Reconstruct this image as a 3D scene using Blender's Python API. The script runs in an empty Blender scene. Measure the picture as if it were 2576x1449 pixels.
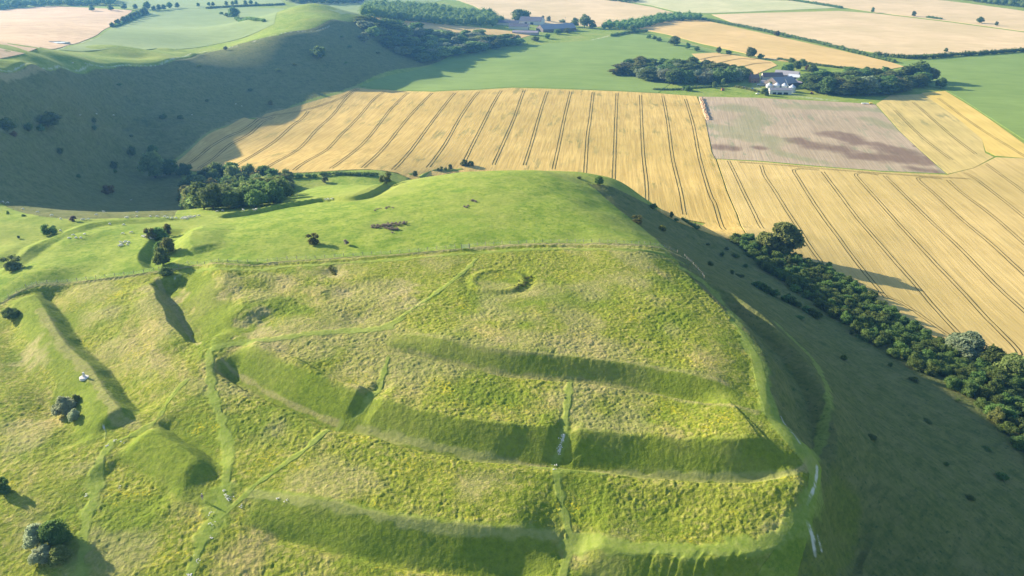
import bpy, bmesh, math, random
import numpy as np
from mathutils import Vector, Matrix
from mathutils.geometry import delaunay_2d_cdt
R = math.radians
S = bpy.context.scene
COL = S.collection
# ------------------------------------------------------------------ camera, light, sky, exposure
W0, H0, FPX = 2576.0, 1449.0, 2005.0          # the frame the layout was measured in, focal length in its pixels
CZ, PITCH = 175.0, 24.0
cam = bpy.data.cameras.new('camera'); cam_o = bpy.data.objects.new('camera', cam); COL.objects.link(cam_o)
cam.sensor_width = 36.0; cam.lens = 36.0*FPX/W0; cam.clip_start = 1.0; cam.clip_end = 30000.0
cam_o.location = (0, 0, CZ); cam_o.rotation_euler = (R(90-PITCH), 0, 0)
S.camera = cam_o
SUN_EL, SUN_AZ = 20.0, 152.0                  # azimuth of the direction TO the sun, counted from +x towards +y
sd = bpy.data.lights.new('sun', 'SUN'); sd.energy = 5.0; sd.angle = R(0.6); sd.color = (1.0, 0.86, 0.66)
so = bpy.data.objects.new('sun', sd); COL.objects.link(so)
SV = Vector((math.cos(R(SUN_EL))*math.cos(R(SUN_AZ)), math.cos(R(SUN_EL))*math.sin(R(SUN_AZ)), math.sin(R(SUN_EL))))
so.rotation_euler = SV.to_track_quat('Z', 'Y').to_euler()
wd = bpy.data.worlds.new('World'); S.world = wd; wd.use_nodes = True
wn = wd.node_tree.nodes; wl = wd.node_tree.links
sky = wn.new('ShaderNodeTexSky'); sky.sky_type = 'NISHITA'; sky.sun_disc = False
sky.sun_elevation = R(SUN_EL); sky.sun_rotation = R(90-SUN_AZ); sky.air_density = 1.0; sky.dust_density = 0.6; sky.ozone_density = 1.5
wl.new(sky.outputs[0], wn['Background'].inputs[0]); wn['Background'].inputs[1].default_value = 0.095
S.view_settings.view_transform = 'Standard'; S.view_settings.look = 'None'; S.view_settings.gamma = 1.0
S.view_settings.exposure = 1.6
S.cycles.max_bounces = 4; S.cycles.diffuse_bounces = 2; S.cycles.transparent_max_bounces = 4; S.cycles.volume_bounces = 1
random.seed(7); RNG = np.random.default_rng(7)

# ------------------------------------------------------------------ maths: camera rays, noise, terrain
cp, sp_ = math.cos(R(PITCH)), math.sin(R(PITCH))
def ray(px, py):
    a = (px-W0/2)/FPX; b = (H0/2-py)/FPX
    return np.array([a, cp+b*sp_, -sp_+b*cp])
def proj(p):
    x, y, z = p[0], p[1], p[2]-CZ
    d = y*cp-z*sp_; u = y*sp_+z*cp
    return (W0/2+FPX*x/d, H0/2-FPX*u/d)
_T = np.random.default_rng(3).random((256, 256)).astype(np.float32)
def vnoise(x, y):
    xi = np.floor(x).astype(np.int64); yi = np.floor(y).astype(np.int64)
    fx = (x-xi).astype(np.float32); fy = (y-yi).astype(np.float32)
    fx = fx*fx*(3-2*fx); fy = fy*fy*(3-2*fy)
    a = _T[xi & 255, yi & 255]; b = _T[(xi+1) & 255, yi & 255]; c = _T[xi & 255, (yi+1) & 255]; d = _T[(xi+1) & 255, (yi+1) & 255]
    return (a+(b-a)*fx)*(1-fy)+(c+(d-c)*fx)*fy
def fbm(x, y, sc, octs=4, gain=.5, off=0.0):
    r = 0; am = 1; t = 0
    c, s = math.cos(.6), math.sin(.6)
    x = x/sc+off; y = y/sc+off*1.7
    for i in range(octs):
        r = r+am*vnoise(x, y); t += am; am *= gain
        x, y = (c*x-s*y)*2.03+11.3, (s*x+c*y)*2.03+5.1
    return r/t                                    # 0..1
def sstep(a, b, v):
    t = np.clip((v-a)/(b-a), 0, 1); return t*t*(3-2*t)
CTRL = [ # (px, py, height): where the ground lies as seen in the frame
 # hillfort platform
 (508,1250,55),(0,1449,49),(640,1449,51),(1288,1449,51.2),(1900,1449,50.3),(1700,1449,51),(1255,705,67),(1000,700,67),(1500,700,67),(750,760,66),(1700,850,64.5),
 (1300,850,66),(1300,1000,61.5),(1700,1050,60),(1000,970,62),(1000,1200,57.5),(1300,1250,56.5),(1800,1270,55),(700,1130,58),(300,900,60),(300,760,62),
 (100,1000,56.5),(100,1250,53),(200,650,62),(0,700,59),(100,590,61),(420,690,64),(800,655,66.5),(1170,625,68),(1450,615,68),(1640,630,66),
 (600,600,65),(800,560,67),(1000,520,68),(1250,500,69.5),(1250,440,68),(1400,470,66.5),(1500,520,65),(1600,590,64),(1000,475,63),(600,550,61),
 (480,570,61),(1120,440,64),
 # eastern edge of the platform
 (1720,700,64),(1840,800,62.5),(1900,900,61.5),(1935,1010,59.5),(2045,1160,56.2),(2000,1170,56.8),(1960,1200,56.6),(2043,1240,54.6),(1990,1250,55),(2010,1330,52),(1940,1345,52.6),(1850,1375,52.2),(1700,1380,52),(1990,1449,48.5),(2110,1160,45),(2110,1240,42.5),(2085,1340,39.5),
 # scarp and its foot
 (1820,600,14),(1900,665,14),(2050,775,14),(2200,880,13),(2400,1000,13),(2520,1110,14),(2576,1449,20),(2576,1250,17),(2300,1300,32),(2300,1130,29),
 (2200,1050,31),(2100,930,33),(2000,830,33),(1900,740,33),(1750,620,30),(1650,540,26),
 (2300,760,0),(2576,905,1),(2576,600,0),(2200,520,1),(1900,420,1),(1790,480,0),(1850,580,5),(2090,660,2),(2450,900,3),
 # plain
 (2000,245,4),(2400,265,3),(2576,390,1),(1450,230,7),(1100,232,9),(900,228,9),(1550,350,1),(1300,330,3),(1000,350,4),(700,370,6),(500,420,11),(640,300,11),
 (1300,160,6),(1600,185,4),(1500,110,9),(1000,205,8),(1350,75,12),(1700,70,10),(2300,110,6),(2576,150,4),(1900,50,12),(2576,25,22),(2100,10,24),(1500,15,18),
 (2576,330,2),(2200,180,3),
 # western ridge
 (0,180,90),(100,170,84),(150,166,77),(225,163,70.5),(225,148,70),(300,159,63.5),(300,145,63),(430,140,58),(150,152,77),(520,115,47.5),(600,98,50),(0,167,90),(600,330,11),(520,360,13),(430,151,58),(520,125,48),(600,106,52),(700,90,61),(740,78,63),(740,70,63),(850,55,65),(850,48,65),(790,16,72),(880,34,63),(150,128,74),(300,122,60),(0,150,89),
 (0,60,66),(0,100,78),(200,100,64),(400,90,53),(600,60,46),(300,30,48),(500,30,46),(100,20,48),(650,10,50),(1000,15,30),
 (0,325,70),(0,250,79),(150,325,52),(150,250,65),(150,400,40),(300,322,28),(300,240,44.4),(450,310,24),(600,285,10),(700,264,9),(900,218,9),
 (940,60,52),(920,110,38),(1000,110,28),(1050,158,10),(1180,130,9),(1270,105,10),(1100,80,24),(1220,82,18),
 # combe
 (0,400,62),(0,470,58),(0,505,56),(100,545,60),(200,552,60),(300,549,59),(300,530,28),(300,480,17),(300,420,15),(150,500,42),(150,440,38),(430,440,10),(480,520,24),(600,500,22),
 (700,500,27),(800,470,30),(900,465,38),(620,450,14),(800,440,13),(950,440,14),
]
CTRLW = [ # points out of sight or outside the frame, in metres
 (-290,392,75),(-340,418,92),(-400,470,107),(-450,560,110),(-600,640,104),(-410,385,76),(-330,330,66),(-700,800,74),(-260,200,54),(-200,80,48),(0,60,46),(110,60,38),(170,100,8),(230,160,0),
 (0,430,52),(60,430,48),(-70,460,36),(20,500,12),(110,430,22),(130,480,2),(60,560,1),(-60,560,4),(-140,520,10),
 (300,200,0),(500,300,0),(800,700,0),(1200,1200,5),(400,0,0),(0,-150,40),(-400,0,50),(-1000,1400,45),(-800,2200,40),(0,2600,38),(900,2600,42),(1900,2400,40),
 (-1500,3500,60),(0,3600,60),(1800,3600,60),(3200,3500,60),(0,6500,90),(-3500,6500,90),(3500,6500,90),(-2500,1500,60),(2800,1200,20),(-1500,500,70),(2500,0,0),(-2000,0,60),(-1500,6500,80)]
P = []
for px, py, z in CTRL:
    d = ray(px, py); t = (z-CZ)/d[2]; P.append((d[0]*t, d[1]*t, z))
P = np.array(P+[tuple(map(float, c)) for c in CTRLW])
SC = 1000.0
def _phi(r2): return np.where(r2 > 1e-12, .5*r2*np.log(np.maximum(r2, 1e-12)), 0)
X = P[:, :2]/SC; n = len(X)
K = _phi(((X[:, None]-X[None])**2).sum(-1)) + np.eye(n)*2e-5
A = np.zeros((n+3, n+3)); A[:n, :n] = K; A[:n, n] = 1; A[:n, n+1:] = X; A[n, :n] = 1; A[n+1:, :n] = X.T
SOL = np.linalg.solve(A, np.concatenate([P[:, 2], [0, 0, 0]]))
def tps(x, y):
    x = np.asarray(x, float).ravel()/SC; y = np.asarray(y, float).ravel()/SC
    out = np.empty(x.size)
    for i in range(0, x.size, 60000):
        xs = x[i:i+60000].astype(np.float32); ys = y[i:i+60000].astype(np.float32)
        r2 = (xs[:, None]-X[None, :, 0].astype(np.float32))**2+(ys[:, None]-X[None, :, 1].astype(np.float32))**2
        np.maximum(r2, 1e-10, out=r2)
        out[i:i+60000] = (.5*r2*np.log(r2))@SOL[:n].astype(np.float32)+SOL[n]+SOL[n+1]*xs+SOL[n+2]*ys
    return out
GS = 6.0; GX0, GY0, GNX, GNY = -900.0, -100.0, 340, 340
GS2 = 25.0; HX0, HY0, HNX, HNY = -4000.0, -300.0, 320, 290
gx, gy = np.meshgrid(GX0+GS*np.arange(GNX), GY0+GS*np.arange(GNY), indexing='ij'); G1 = tps(gx, gy).reshape(GNX, GNY)
gx, gy = np.meshgrid(HX0+GS2*np.arange(HNX), HY0+GS2*np.arange(HNY), indexing='ij'); G2 = tps(gx, gy).reshape(HNX, HNY)
def _bil(G, x0, y0, s, x, y):
    u = np.clip((x-x0)/s, 0, G.shape[0]-1.001); v = np.clip((y-y0)/s, 0, G.shape[1]-1.001)
    i = u.astype(int); j = v.astype(int); u = u-i; v = v-j
    return (G[i, j]*(1-u)+G[i+1, j]*u)*(1-v)+(G[i, j+1]*(1-u)+G[i+1, j+1]*u)*v
def macro(x, y):
    x = np.asarray(x, float); y = np.asarray(y, float)
    ins = (x > GX0+10) & (x < GX0+GS*(GNX-2)) & (y > GY0+10) & (y < GY0+GS*(GNY-2))
    return np.where(ins, _bil(G1, GX0, GY0, GS, x, y), _bil(G2, HX0, HY0, GS2, x, y))
def hits(pts, hf, skip=0.0):
    """where the rays through frame points meet the ground hf(x, y)"""
    D = np.array([ray(*p[:2]) for p in pts]); t = np.full(len(D), max(60.0, skip)); done = np.zeros(len(D), bool)
    prev = t.copy()
    for _ in range(1500):
        q = D*t[:, None]; h = q[:, 2]+CZ-hf(q[:, 0], q[:, 1])
        done |= (h <= 0)
        if done.all() or t.min() > 9000: break
        prev = np.where(done, prev, t); t = np.where(done, t, t+np.clip(h*.8, .6, 40))
    lo, hi = prev, t
    for _ in range(30):
        m = (lo+hi)/2; q = D*m[:, None]; h = q[:, 2]+CZ-hf(q[:, 0], q[:, 1])
        lo = np.where(h > 0, m, lo); hi = np.where(h > 0, hi, m)
    q = D*hi[:, None]
    return np.stack([q[:, 0], q[:, 1]], 1)
def spline(pts, step):
    """Catmull-Rom through 2-D points, resampled about every step metres"""
    p = np.asarray(pts, float)
    if len(p) < 2: return p
    q = np.vstack([2*p[0]-p[1], p, 2*p[-1]-p[-2]]); out = []
    for i in range(1, len(q)-2):
        L = np.linalg.norm(q[i+1]-q[i]); k = max(1, int(L/step))
        for j in range(k):
            t = j/k; a, b, c, d = q[i-1], q[i], q[i+1], q[i+2]
            out.append(.5*((2*b)+(c-a)*t+(2*a-5*b+4*c-d)*t*t+(3*b-a-3*c+d)*t**3))
    out.append(p[-1]); return np.array(out)
def pdist(line, x, y, pad):
    """signed distance (right side positive), along-distance and the index mask for points near a polyline"""
    lo = line.min(0)-pad; hi = line.max(0)+pad
    idx = np.nonzero((x > lo[0]) & (x < hi[0]) & (y > lo[1]) & (y < hi[1]))[0]
    xs = x[idx]; ys = y[idx]; best = np.full(len(idx), 1e9); sg = np.zeros(len(idx)); al = np.zeros(len(idx))
    L = 0.0
    for a, b in zip(line[:-1], line[1:]):
        d = b-a; l = math.hypot(*d)
        if l < 1e-6: continue
        sel = np.nonzero((xs > min(a[0], b[0])-pad) & (xs < max(a[0], b[0])+pad) & (ys > min(a[1], b[1])-pad) & (ys < max(a[1], b[1])+pad))[0]
        px = xs[sel]-a[0]; py = ys[sel]-a[1]
        tt = np.clip((px*d[0]+py*d[1])/(l*l), 0, 1); qx = px-tt*d[0]; qy = py-tt*d[1]; dd = np.hypot(qx, qy)
        m = dd < best[sel]; k = sel[m]
        best[k] = dd[m]; sg[k] = np.where((px*d[1]-py*d[0])[m] > 0, 1, -1); al[k] = L+tt[m]*l
        L += l
    return idx, best*sg, best, al, L
# ------------------------------------------------------------------ earthworks: profiles carried along traced lines
def W(pts, step=2.0, smooth=True):
    h = hits(pts, macro); return spline(h, step) if smooth else h
# name: (frame points, [(offset, dz)...], taper at start, taper at end); positive offsets lie to the right of the direction walked
EARTH = [
 ([(965,848),(1040,862),(1120,880),(1250,905),(1400,922),(1550,937),(1700,962),(1820,990),(1880,1008)],
  [(-24,0),(-12,.4),(-4.6,1.4),(-2.8,1.5),(2.6,-2.0),(3.6,-2.1),(5.6,-.5),(9,-.3),(13,-.3),(24,0)], 22, 14),
 ([(572,893),(635,925),(700,958),(780,996),(855,1028),(945,1052)],
  [(-18,0),(-11.5,-.1),(-9.5,.4),(-7.2,2.5),(-5.6,2.7),(3.6,-2.7),(5.0,-2.8),(6.6,-.8),(8.5,-.1),(14,0)], 7, 12),
 ([(838,1020),(945,1050),(1040,1075),(1180,1103),(1400,1122),(1600,1142),(1800,1155),(1930,1152),(1990,1140)],
  [(-22,0),(-12,.8),(-5.4,2.0),(-4.2,2.1),(3.8,-2.4),(4.8,-2.5),(6.6,-.7),(9.5,-.1),(14,-.3),(26,0)], 12, 12),
 ([(415,695),(445,752),(485,818),(522,862)], [(-30,0),(-19,1.6),(-15,1.8),(-2,-3.8),(1.5,-4.0),(5.5,.8),(8,1.0),(16,0)], 6, 8),
 ([(62,740),(92,775),(128,842),(160,890),(210,935),(238,975),(262,1018),(292,1050),(306,1072)], [(-16,0),(-9.5,-1.2),(-6.5,-1.9),(-1.4,2.3),(.8,2.4),(2.6,2.0),(9.5,-1.2),(11.5,-1.3),(18,-.2),(24,0)], 8, 5),
 ([(345,1094),(368,1106),(400,1123),(433,1142),(467,1165),(497,1188),(525,1215)], [(-14,0),(-8,-.9),(-5.5,-1.4),(-1.2,2.1),(.8,2.2),(2.5,1.8),(8.5,-1.0),(10.5,-1.0),(17,-.1),(22,0)], 5, 7),
 ([(615,1268),(700,1285),(860,1325),(1000,1355),(1200,1378),(1405,1390)], [(-20,0),(-12,.9),(-5.2,1.8),(-4,1.9),(4,-2.1),(5,-2.1),(7.2,-.7),(20,0)], 20, 10),
 ([(1445,1425),(1600,1452),(1750,1464),(1900,1450),(2030,1412),(2104,1340),(2126,1262),(2120,1200)], [(-20,0),(-12,.9),(-5.4,1.7),(-4.2,1.8),(4.4,-2.3),(5.6,-2.3),(8,-.8),(20,0)], 6, 16),
 ([(440,575),(405,615),(388,645),(405,672)], [(-26,0),(-18,1.2),(-13,1.5),(-3,-2.0),(2,-2.2),(6,.4),(14,0)], 7, 5),
 ([(470,548),(330,556),(230,566),(150,598),(95,622),(40,668),(0,700)], [(-12,0),(-5,-.45),(-2,.3),(0,.75),(4,-.2),(10,0)], 8, 5),
 ([(0,757),(90,727),(250,702),(400,687),(560,672),(850,657),(1050,637),(1170,627),(1300,620),(1450,617),(1600,629),(1690,645)],
  [(-4,0),(-1.5,.05),(0,.3),(1.2,-.12),(2.5,-.08),(5,0)], 4, 4),
 ([(540,547),(640,532),(800,503),(950,478),(1060,448),(1180,424)], [(-9,0),(-4,-1.0),(0,1.4),(2.2,-1.2),(4,-1.2),(9,0)], 6, 6),
 ([(1740,680),(1800,733),(1900,822),(1965,900),(2005,980),(2012,1055),(2015,1105)], [(-20,0),(-13,2.2),(-10.5,2.6),(-4,-3.3),(0,-3.5),(6.5,.9),(9,.9),(15,0)], 30, 6),
 ([(0,338),(120,326),(240,313),(330,318),(430,316),(600,300),(700,283)], [(-14,0),(-6,-1.2),(-1,-.6),(2,1.2),(6,.8),(14,0)], 6, 20),
 ([(240,312),(330,303),(420,312),(560,302)], [(-12,0),(-4,1.2),(0,-.8),(8,0)], 8, 20),
 ([(0,175),(150,166),(300,163),(430,152),(560,120),(700,92),(840,62)], [(-8,0),(-3,.4),(0,-.3),(3,.4),(9,0)], 8, 8),
 ([(975,950),(950,985),(918,1022),(885,1052)], [(-4.5,0),(-1.5,-1.0),(1,-1.0),(3.5,0)], 6, 4),
 ([(1428,1060),(1420,1090),(1410,1120),(1400,1155)], [(-4,0),(-1.2,-.8),(1,-.8),(3.5,0)], 3, 3),
 ([(1436,1330),(1428,1375),(1412,1435)], [(-4,0),(-1.2,-.4),(1,-.4),(4,0)], 4, 4),
 ([(600,690),(700,720),(840,760)], [(-9,0),(-2,.6),(2,-.6),(9,0)], 6, 8),
]
GROOVE = [(-1.1,0),(-.5,.0),(0,-.16),(.5,-.12),(1.1,0)]
for _l in [[(1896,1120),(1880,1150),(1873,1186)],[(1875,1122),(1862,1150),(1858,1180)],[(1940,1122),(1918,1150),(1905,1172)],[(1500,1110),(1460,1132),(1425,1150)],[(1955,955),(1975,1040),(2010,1112)],[(1968,1040),(1990,1080),(2018,1118)],
 [(1978,1040),(2002,1082),(2026,1120)],[(2050,1230),(2040,1275),(2050,1330)],[(2058,1240),(2050,1300),(2062,1370)],[(2066,1260),(2062,1310),(2074,1380)],[(2072,1300),(2078,1350),(2090,1400)]]+[[(x,1394+x%19),(x-14-x%7,1422),(x-34,1470)] for x in (1655,1702,1722,1768,1790,1838,1862,1880,1921,1952)]:
    EARTH.append((_l, GROOVE, 1.5, 1.5))
EW = []
for pts, prof, t0, t1 in EARTH:
    EW.append((W(pts), np.array(prof, float), t0, t1))
BUMPS = [ # frame point, radius in metres, height
 (60,700,13,2.2),(140,690,9,1.2),(120,735,12,-1.5),(500,618,15,1.7),(480,600,8,1.0),(410,742,7,.6),(1470,452,13,-1.2),(1530,470,9,1.0),(1500,520,8,-.9),
 (290,126,30,5),(420,128,18,3),(355,140,16,-3),(480,138,14,2),(790,20,40,6),
 (600,745,7,-1.3),(640,810,8,-1.2),(870,730,6,-.9),(835,682,4,-1.1),(905,800,5,-.8),(1180,590,10,.7),(560,700,12,1.2),(1000,720,9,-.8),(700,600,22,1.6),(760,580,16,-1.4),
 (540,880,7,1.0),(150,1010,10,-1.2),(2180,600,30,0.5),(470,955,14,.8),(190,600,9,1.2),(30,640,10,1.6)]
BH = hits([b[:2] for b in BUMPS], macro)
RINGC = hits([(1252,706)], macro)[0]
def smooth_prof(off, prof):
    xs, ys = prof[:, 0], prof[:, 1]
    i = np.clip(np.searchsorted(xs, off, side='right')-1, 0, len(xs)-2)
    t = np.clip((off-xs[i])/(xs[i+1]-xs[i]), 0, 1); t = .78*t+.22*t*t*(3-2*t)
    return ys[i]+(ys[i+1]-ys[i])*t
def detail(x, y):
    x = np.asarray(x, float); shp = x.shape; x = x.ravel(); y = np.asarray(y, float).ravel()
    z = np.zeros(x.size)
    for line, prof, t0, t1 in EW:
        pad = max(abs(prof[0, 0]), abs(prof[-1, 0]))+1
        idx, sg, ab, al, L = pdist(line, x, y, pad)
        if len(idx) == 0: continue
        w = (1+.12*(2*vnoise(x[idx]/9+40, y[idx]/9)-1))
        h = smooth_prof(sg*w+.3*(vnoise(x[idx]/5, y[idx]/5)-.5), prof)
        # fade towards and past the ends
        f = sstep(-.01, t0, al)*sstep(-.01, t1, L-al)
        z[idx] += h*f
    for (px, py, r, h), c in zip(BUMPS, BH):
        m = np.nonzero((abs(x-c[0]) < 2.6*r) & (abs(y-c[1]) < 2.6*r))[0]
        if len(m): z[m] += h*np.exp(-((x[m]-c[0])**2+(y[m]-c[1])**2)/(r*r))
    rr = np.hypot(x-RINGC[0], y-RINGC[1])
    z += np.where(rr < 20, (.45*np.exp(-((rr-8.6)/1.2)**2)-.4*np.exp(-((rr-11.4)/1.5)**2)*(.8+.2*(x-RINGC[0])/12)-.15*np.exp(-(rr/7)**4)), 0)
    return z.reshape(shp)
def ground(x, y): return macro(x, y)+detail(x, y)
DS, DX0, DY0 = 1.5, -520.0, 60.0
_dx, _dy = np.meshgrid(DX0+DS*np.arange(630), DY0+DS*np.arange(860), indexing='ij'); DG = detail(_dx, _dy)
def quick_ground(x, y):
    u = (x-DX0)/DS; v = (y-DY0)/DS; m = (u > 0) & (u < 628) & (v > 0) & (v < 858)
    return macro(x, y)+np.where(m, _bil(DG, DX0, DY0, DS, x, y), 0)
def gz(x, y): return float(quick_ground(np.array([x]), np.array([y]))[0])
def ghit(pts, lift=0.0):
    """as hits(), on the full ground: a coarse march above the smooth ground, then a fine one"""
    D = np.array([ray(*p[:2]) for p in pts])
    c = hits(pts, lambda x, y: macro(x, y)+7); t = np.maximum(60, c[:, 1]/D[:, 1]-4); lo = t.copy(); done = np.zeros(len(D), bool)
    for _ in range(900):
        i = np.nonzero(~done)[0]
        if len(i) == 0: break
        q = D[i]*t[i][:, None]; h = q[:, 2]+CZ-quick_ground(q[:, 0], q[:, 1])-lift
        dn = h <= 0; done[i[dn]] = True; k = i[~dn]; lo[k] = t[k]; t[k] = t[k]+np.clip(h[~dn]*.8, .5, 30)
        if len(k) and t[k].min() > 9000: break
    hi = t
    for _ in range(12):
        m = (lo+hi)/2; q = D*m[:, None]; h = q[:, 2]+CZ-quick_ground(q[:, 0], q[:, 1])-lift
        lo = np.where(h > 0, m, lo); hi = np.where(h > 0, hi, m)
    q = D*hi[:, None]; return np.stack([q[:, 0], q[:, 1]], 1)
def at(px, py):
    p = ghit([(px, py)])[0]; return Vector((p[0], p[1], gz(p[0], p[1])))
# ------------------------------------------------------------------ object helpers
def tag(o, label=None, cat=None, group=None, kind=None):
    if label: o['label'] = label
    if cat: o['category'] = cat
    if group: o['group'] = group
    if kind: o['kind'] = kind
    return o
def empty(name, loc, rz=0.0):
    o = bpy.data.objects.new(name, None); COL.objects.link(o); o.location = loc; o.rotation_euler = (0, 0, rz); o.empty_display_size = .5
    return o
def mesh_obj(name, verts, faces, mats, parent=None, smooth=False, mi=None, loc=None):
    me = bpy.data.meshes.new(name); me.from_pydata([tuple(v) for v in verts], [], [tuple(f) for f in faces])
    for m in (mats if isinstance(mats, (list, tuple)) else [mats]): me.materials.append(m)
    if mi is not None: me.polygons.foreach_set('material_index', np.array(mi, dtype=np.int32))
    if smooth: me.polygons.foreach_set('use_smooth', np.ones(len(me.polygons), bool))
    me.update(); o = bpy.data.objects.new(name, me); COL.objects.link(o)
    if parent is not None: o.parent = parent
    if loc is not None: o.location = loc
    return o
def quick_mesh(name, co, quads, tris=None):
    me = bpy.data.meshes.new(name); me.vertices.add(len(co)); me.vertices.foreach_set('co', np.asarray(co, np.float32).ravel())
    fs = []; st = []; n0 = 0
    if quads is not None and len(quads): fs.append(quads.ravel()); st.append(np.arange(len(quads))*4); n0 = quads.size
    if tris is not None and len(tris): fs.append(tris.ravel()); st.append(n0+np.arange(len(tris))*3)
    fv = np.concatenate(fs).astype(np.int32); sv = np.concatenate(st).astype(np.int32)
    me.loops.add(len(fv)); me.loops.foreach_set('vertex_index', fv); me.polygons.add(len(sv)); me.polygons.foreach_set('loop_start', sv)
    return me
# ------------------------------------------------------------------ materials
class NT:
    def __init__(s, name, rough=.95, spec=.12):
        s.m = bpy.data.materials.new(name); s.m.use_nodes = True; s.t = s.m.node_tree; s.b = s.t.nodes['Principled BSDF']
        s.b.inputs['Roughness'].default_value = rough; s.b.inputs['Specular IOR Level'].default_value = spec
        s.pos = None
    def n(s, t, **k):
        o = s.t.nodes.new(t)
        for a, v in k.items(): setattr(o, a, v)
        return o
    def l(s, a, b): s.t.links.new(a, b)
    def position(s):
        if s.pos is None: s.pos = s.n('ShaderNodeNewGeometry').outputs['Position']
        return s.pos
    def mapped(s, rot=0, sc=(1, 1, 1), src=None):
        m = s.n('ShaderNodeMapping'); m.vector_type = 'TEXTURE'; m.inputs['Rotation'].default_value = (0, 0, rot)
        m.inputs['Scale'].default_value = sc; s.l(src or s.position(), m.inputs['Vector']); return m.outputs[0]
    def noise(s, scale, detail=3, rough=.55, vec=None, dist=0):
        x = s.n('ShaderNodeTexNoise'); x.inputs['Scale'].default_value = scale; x.inputs['Detail'].default_value = detail
        x.inputs['Roughness'].default_value = rough; x.inputs['Distortion'].default_value = dist
        s.l(vec or s.position(), x.inputs['Vector']); return x.outputs['Fac']
    def ramp(s, fac, stops):
        r = s.n('ShaderNodeValToRGB'); e = r.color_ramp.elements
        e[0].position = stops[0][0]; e[1].position = stops[-1][0]
        for q in stops[1:-1]: e.new(q[0])
        for k, q in enumerate(stops): e[k].color = tuple(q[1])+(1,) if isinstance(q[1], tuple) else (q[1],)*3+(1,)
        s.l(fac, r.inputs[0]); return r.outputs[0]
    def mix(s, f, a, b, mode='MIX'):
        x = s.n('ShaderNodeMix', data_type='RGBA', blend_type=mode)
        for v, i in ((f, 0), (a, 6), (b, 7)):
            if isinstance(v, (int, float)): x.inputs[i].default_value = v
            elif isinstance(v, tuple): x.inputs[i].default_value = v+(1,)
            else: s.l(v, x.inputs[i])
        return x.outputs[2]
    def math(s, op, a, b=None, clamp=False):
        x = s.n('ShaderNodeMath', operation=op, use_clamp=clamp)
        for v, i in ((a, 0), (b, 1)):
            if v is None: continue
            if isinstance(v, (int, float)): x.inputs[i].default_value = v
            else: s.l(v, x.inputs[i])
        return x.outputs[0]
    def attr(s, name):
        a = s.n('ShaderNodeAttribute', attribute_name=name); return a
    def bump(s, h, dist, strength=1.0):
        b = s.n('ShaderNodeBump'); b.inputs['Distance'].default_value = dist; b.inputs['Strength'].default_value = strength
        s.l(h, b.inputs['Height']); s.l(b.outputs[0], s.b.inputs['Normal'])
    def out(s, col):
        if isinstance(col, tuple): s.b.inputs['Base Color'].default_value = col+(1,)
        else: s.l(col, s.b.inputs['Base Color'])
        return s.m
def plain(name, col, rough=.8, var=.15, scale=1.0, spec=.2, metal=0.0):
    t = NT(name, rough, spec); f = t.noise(scale, 4)
    t.b.inputs['Metallic'].default_value = metal
    return t.out(t.mix(f, tuple(c*(1-var) for c in col), tuple(min(1, c*(1+var)) for c in col)))
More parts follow.
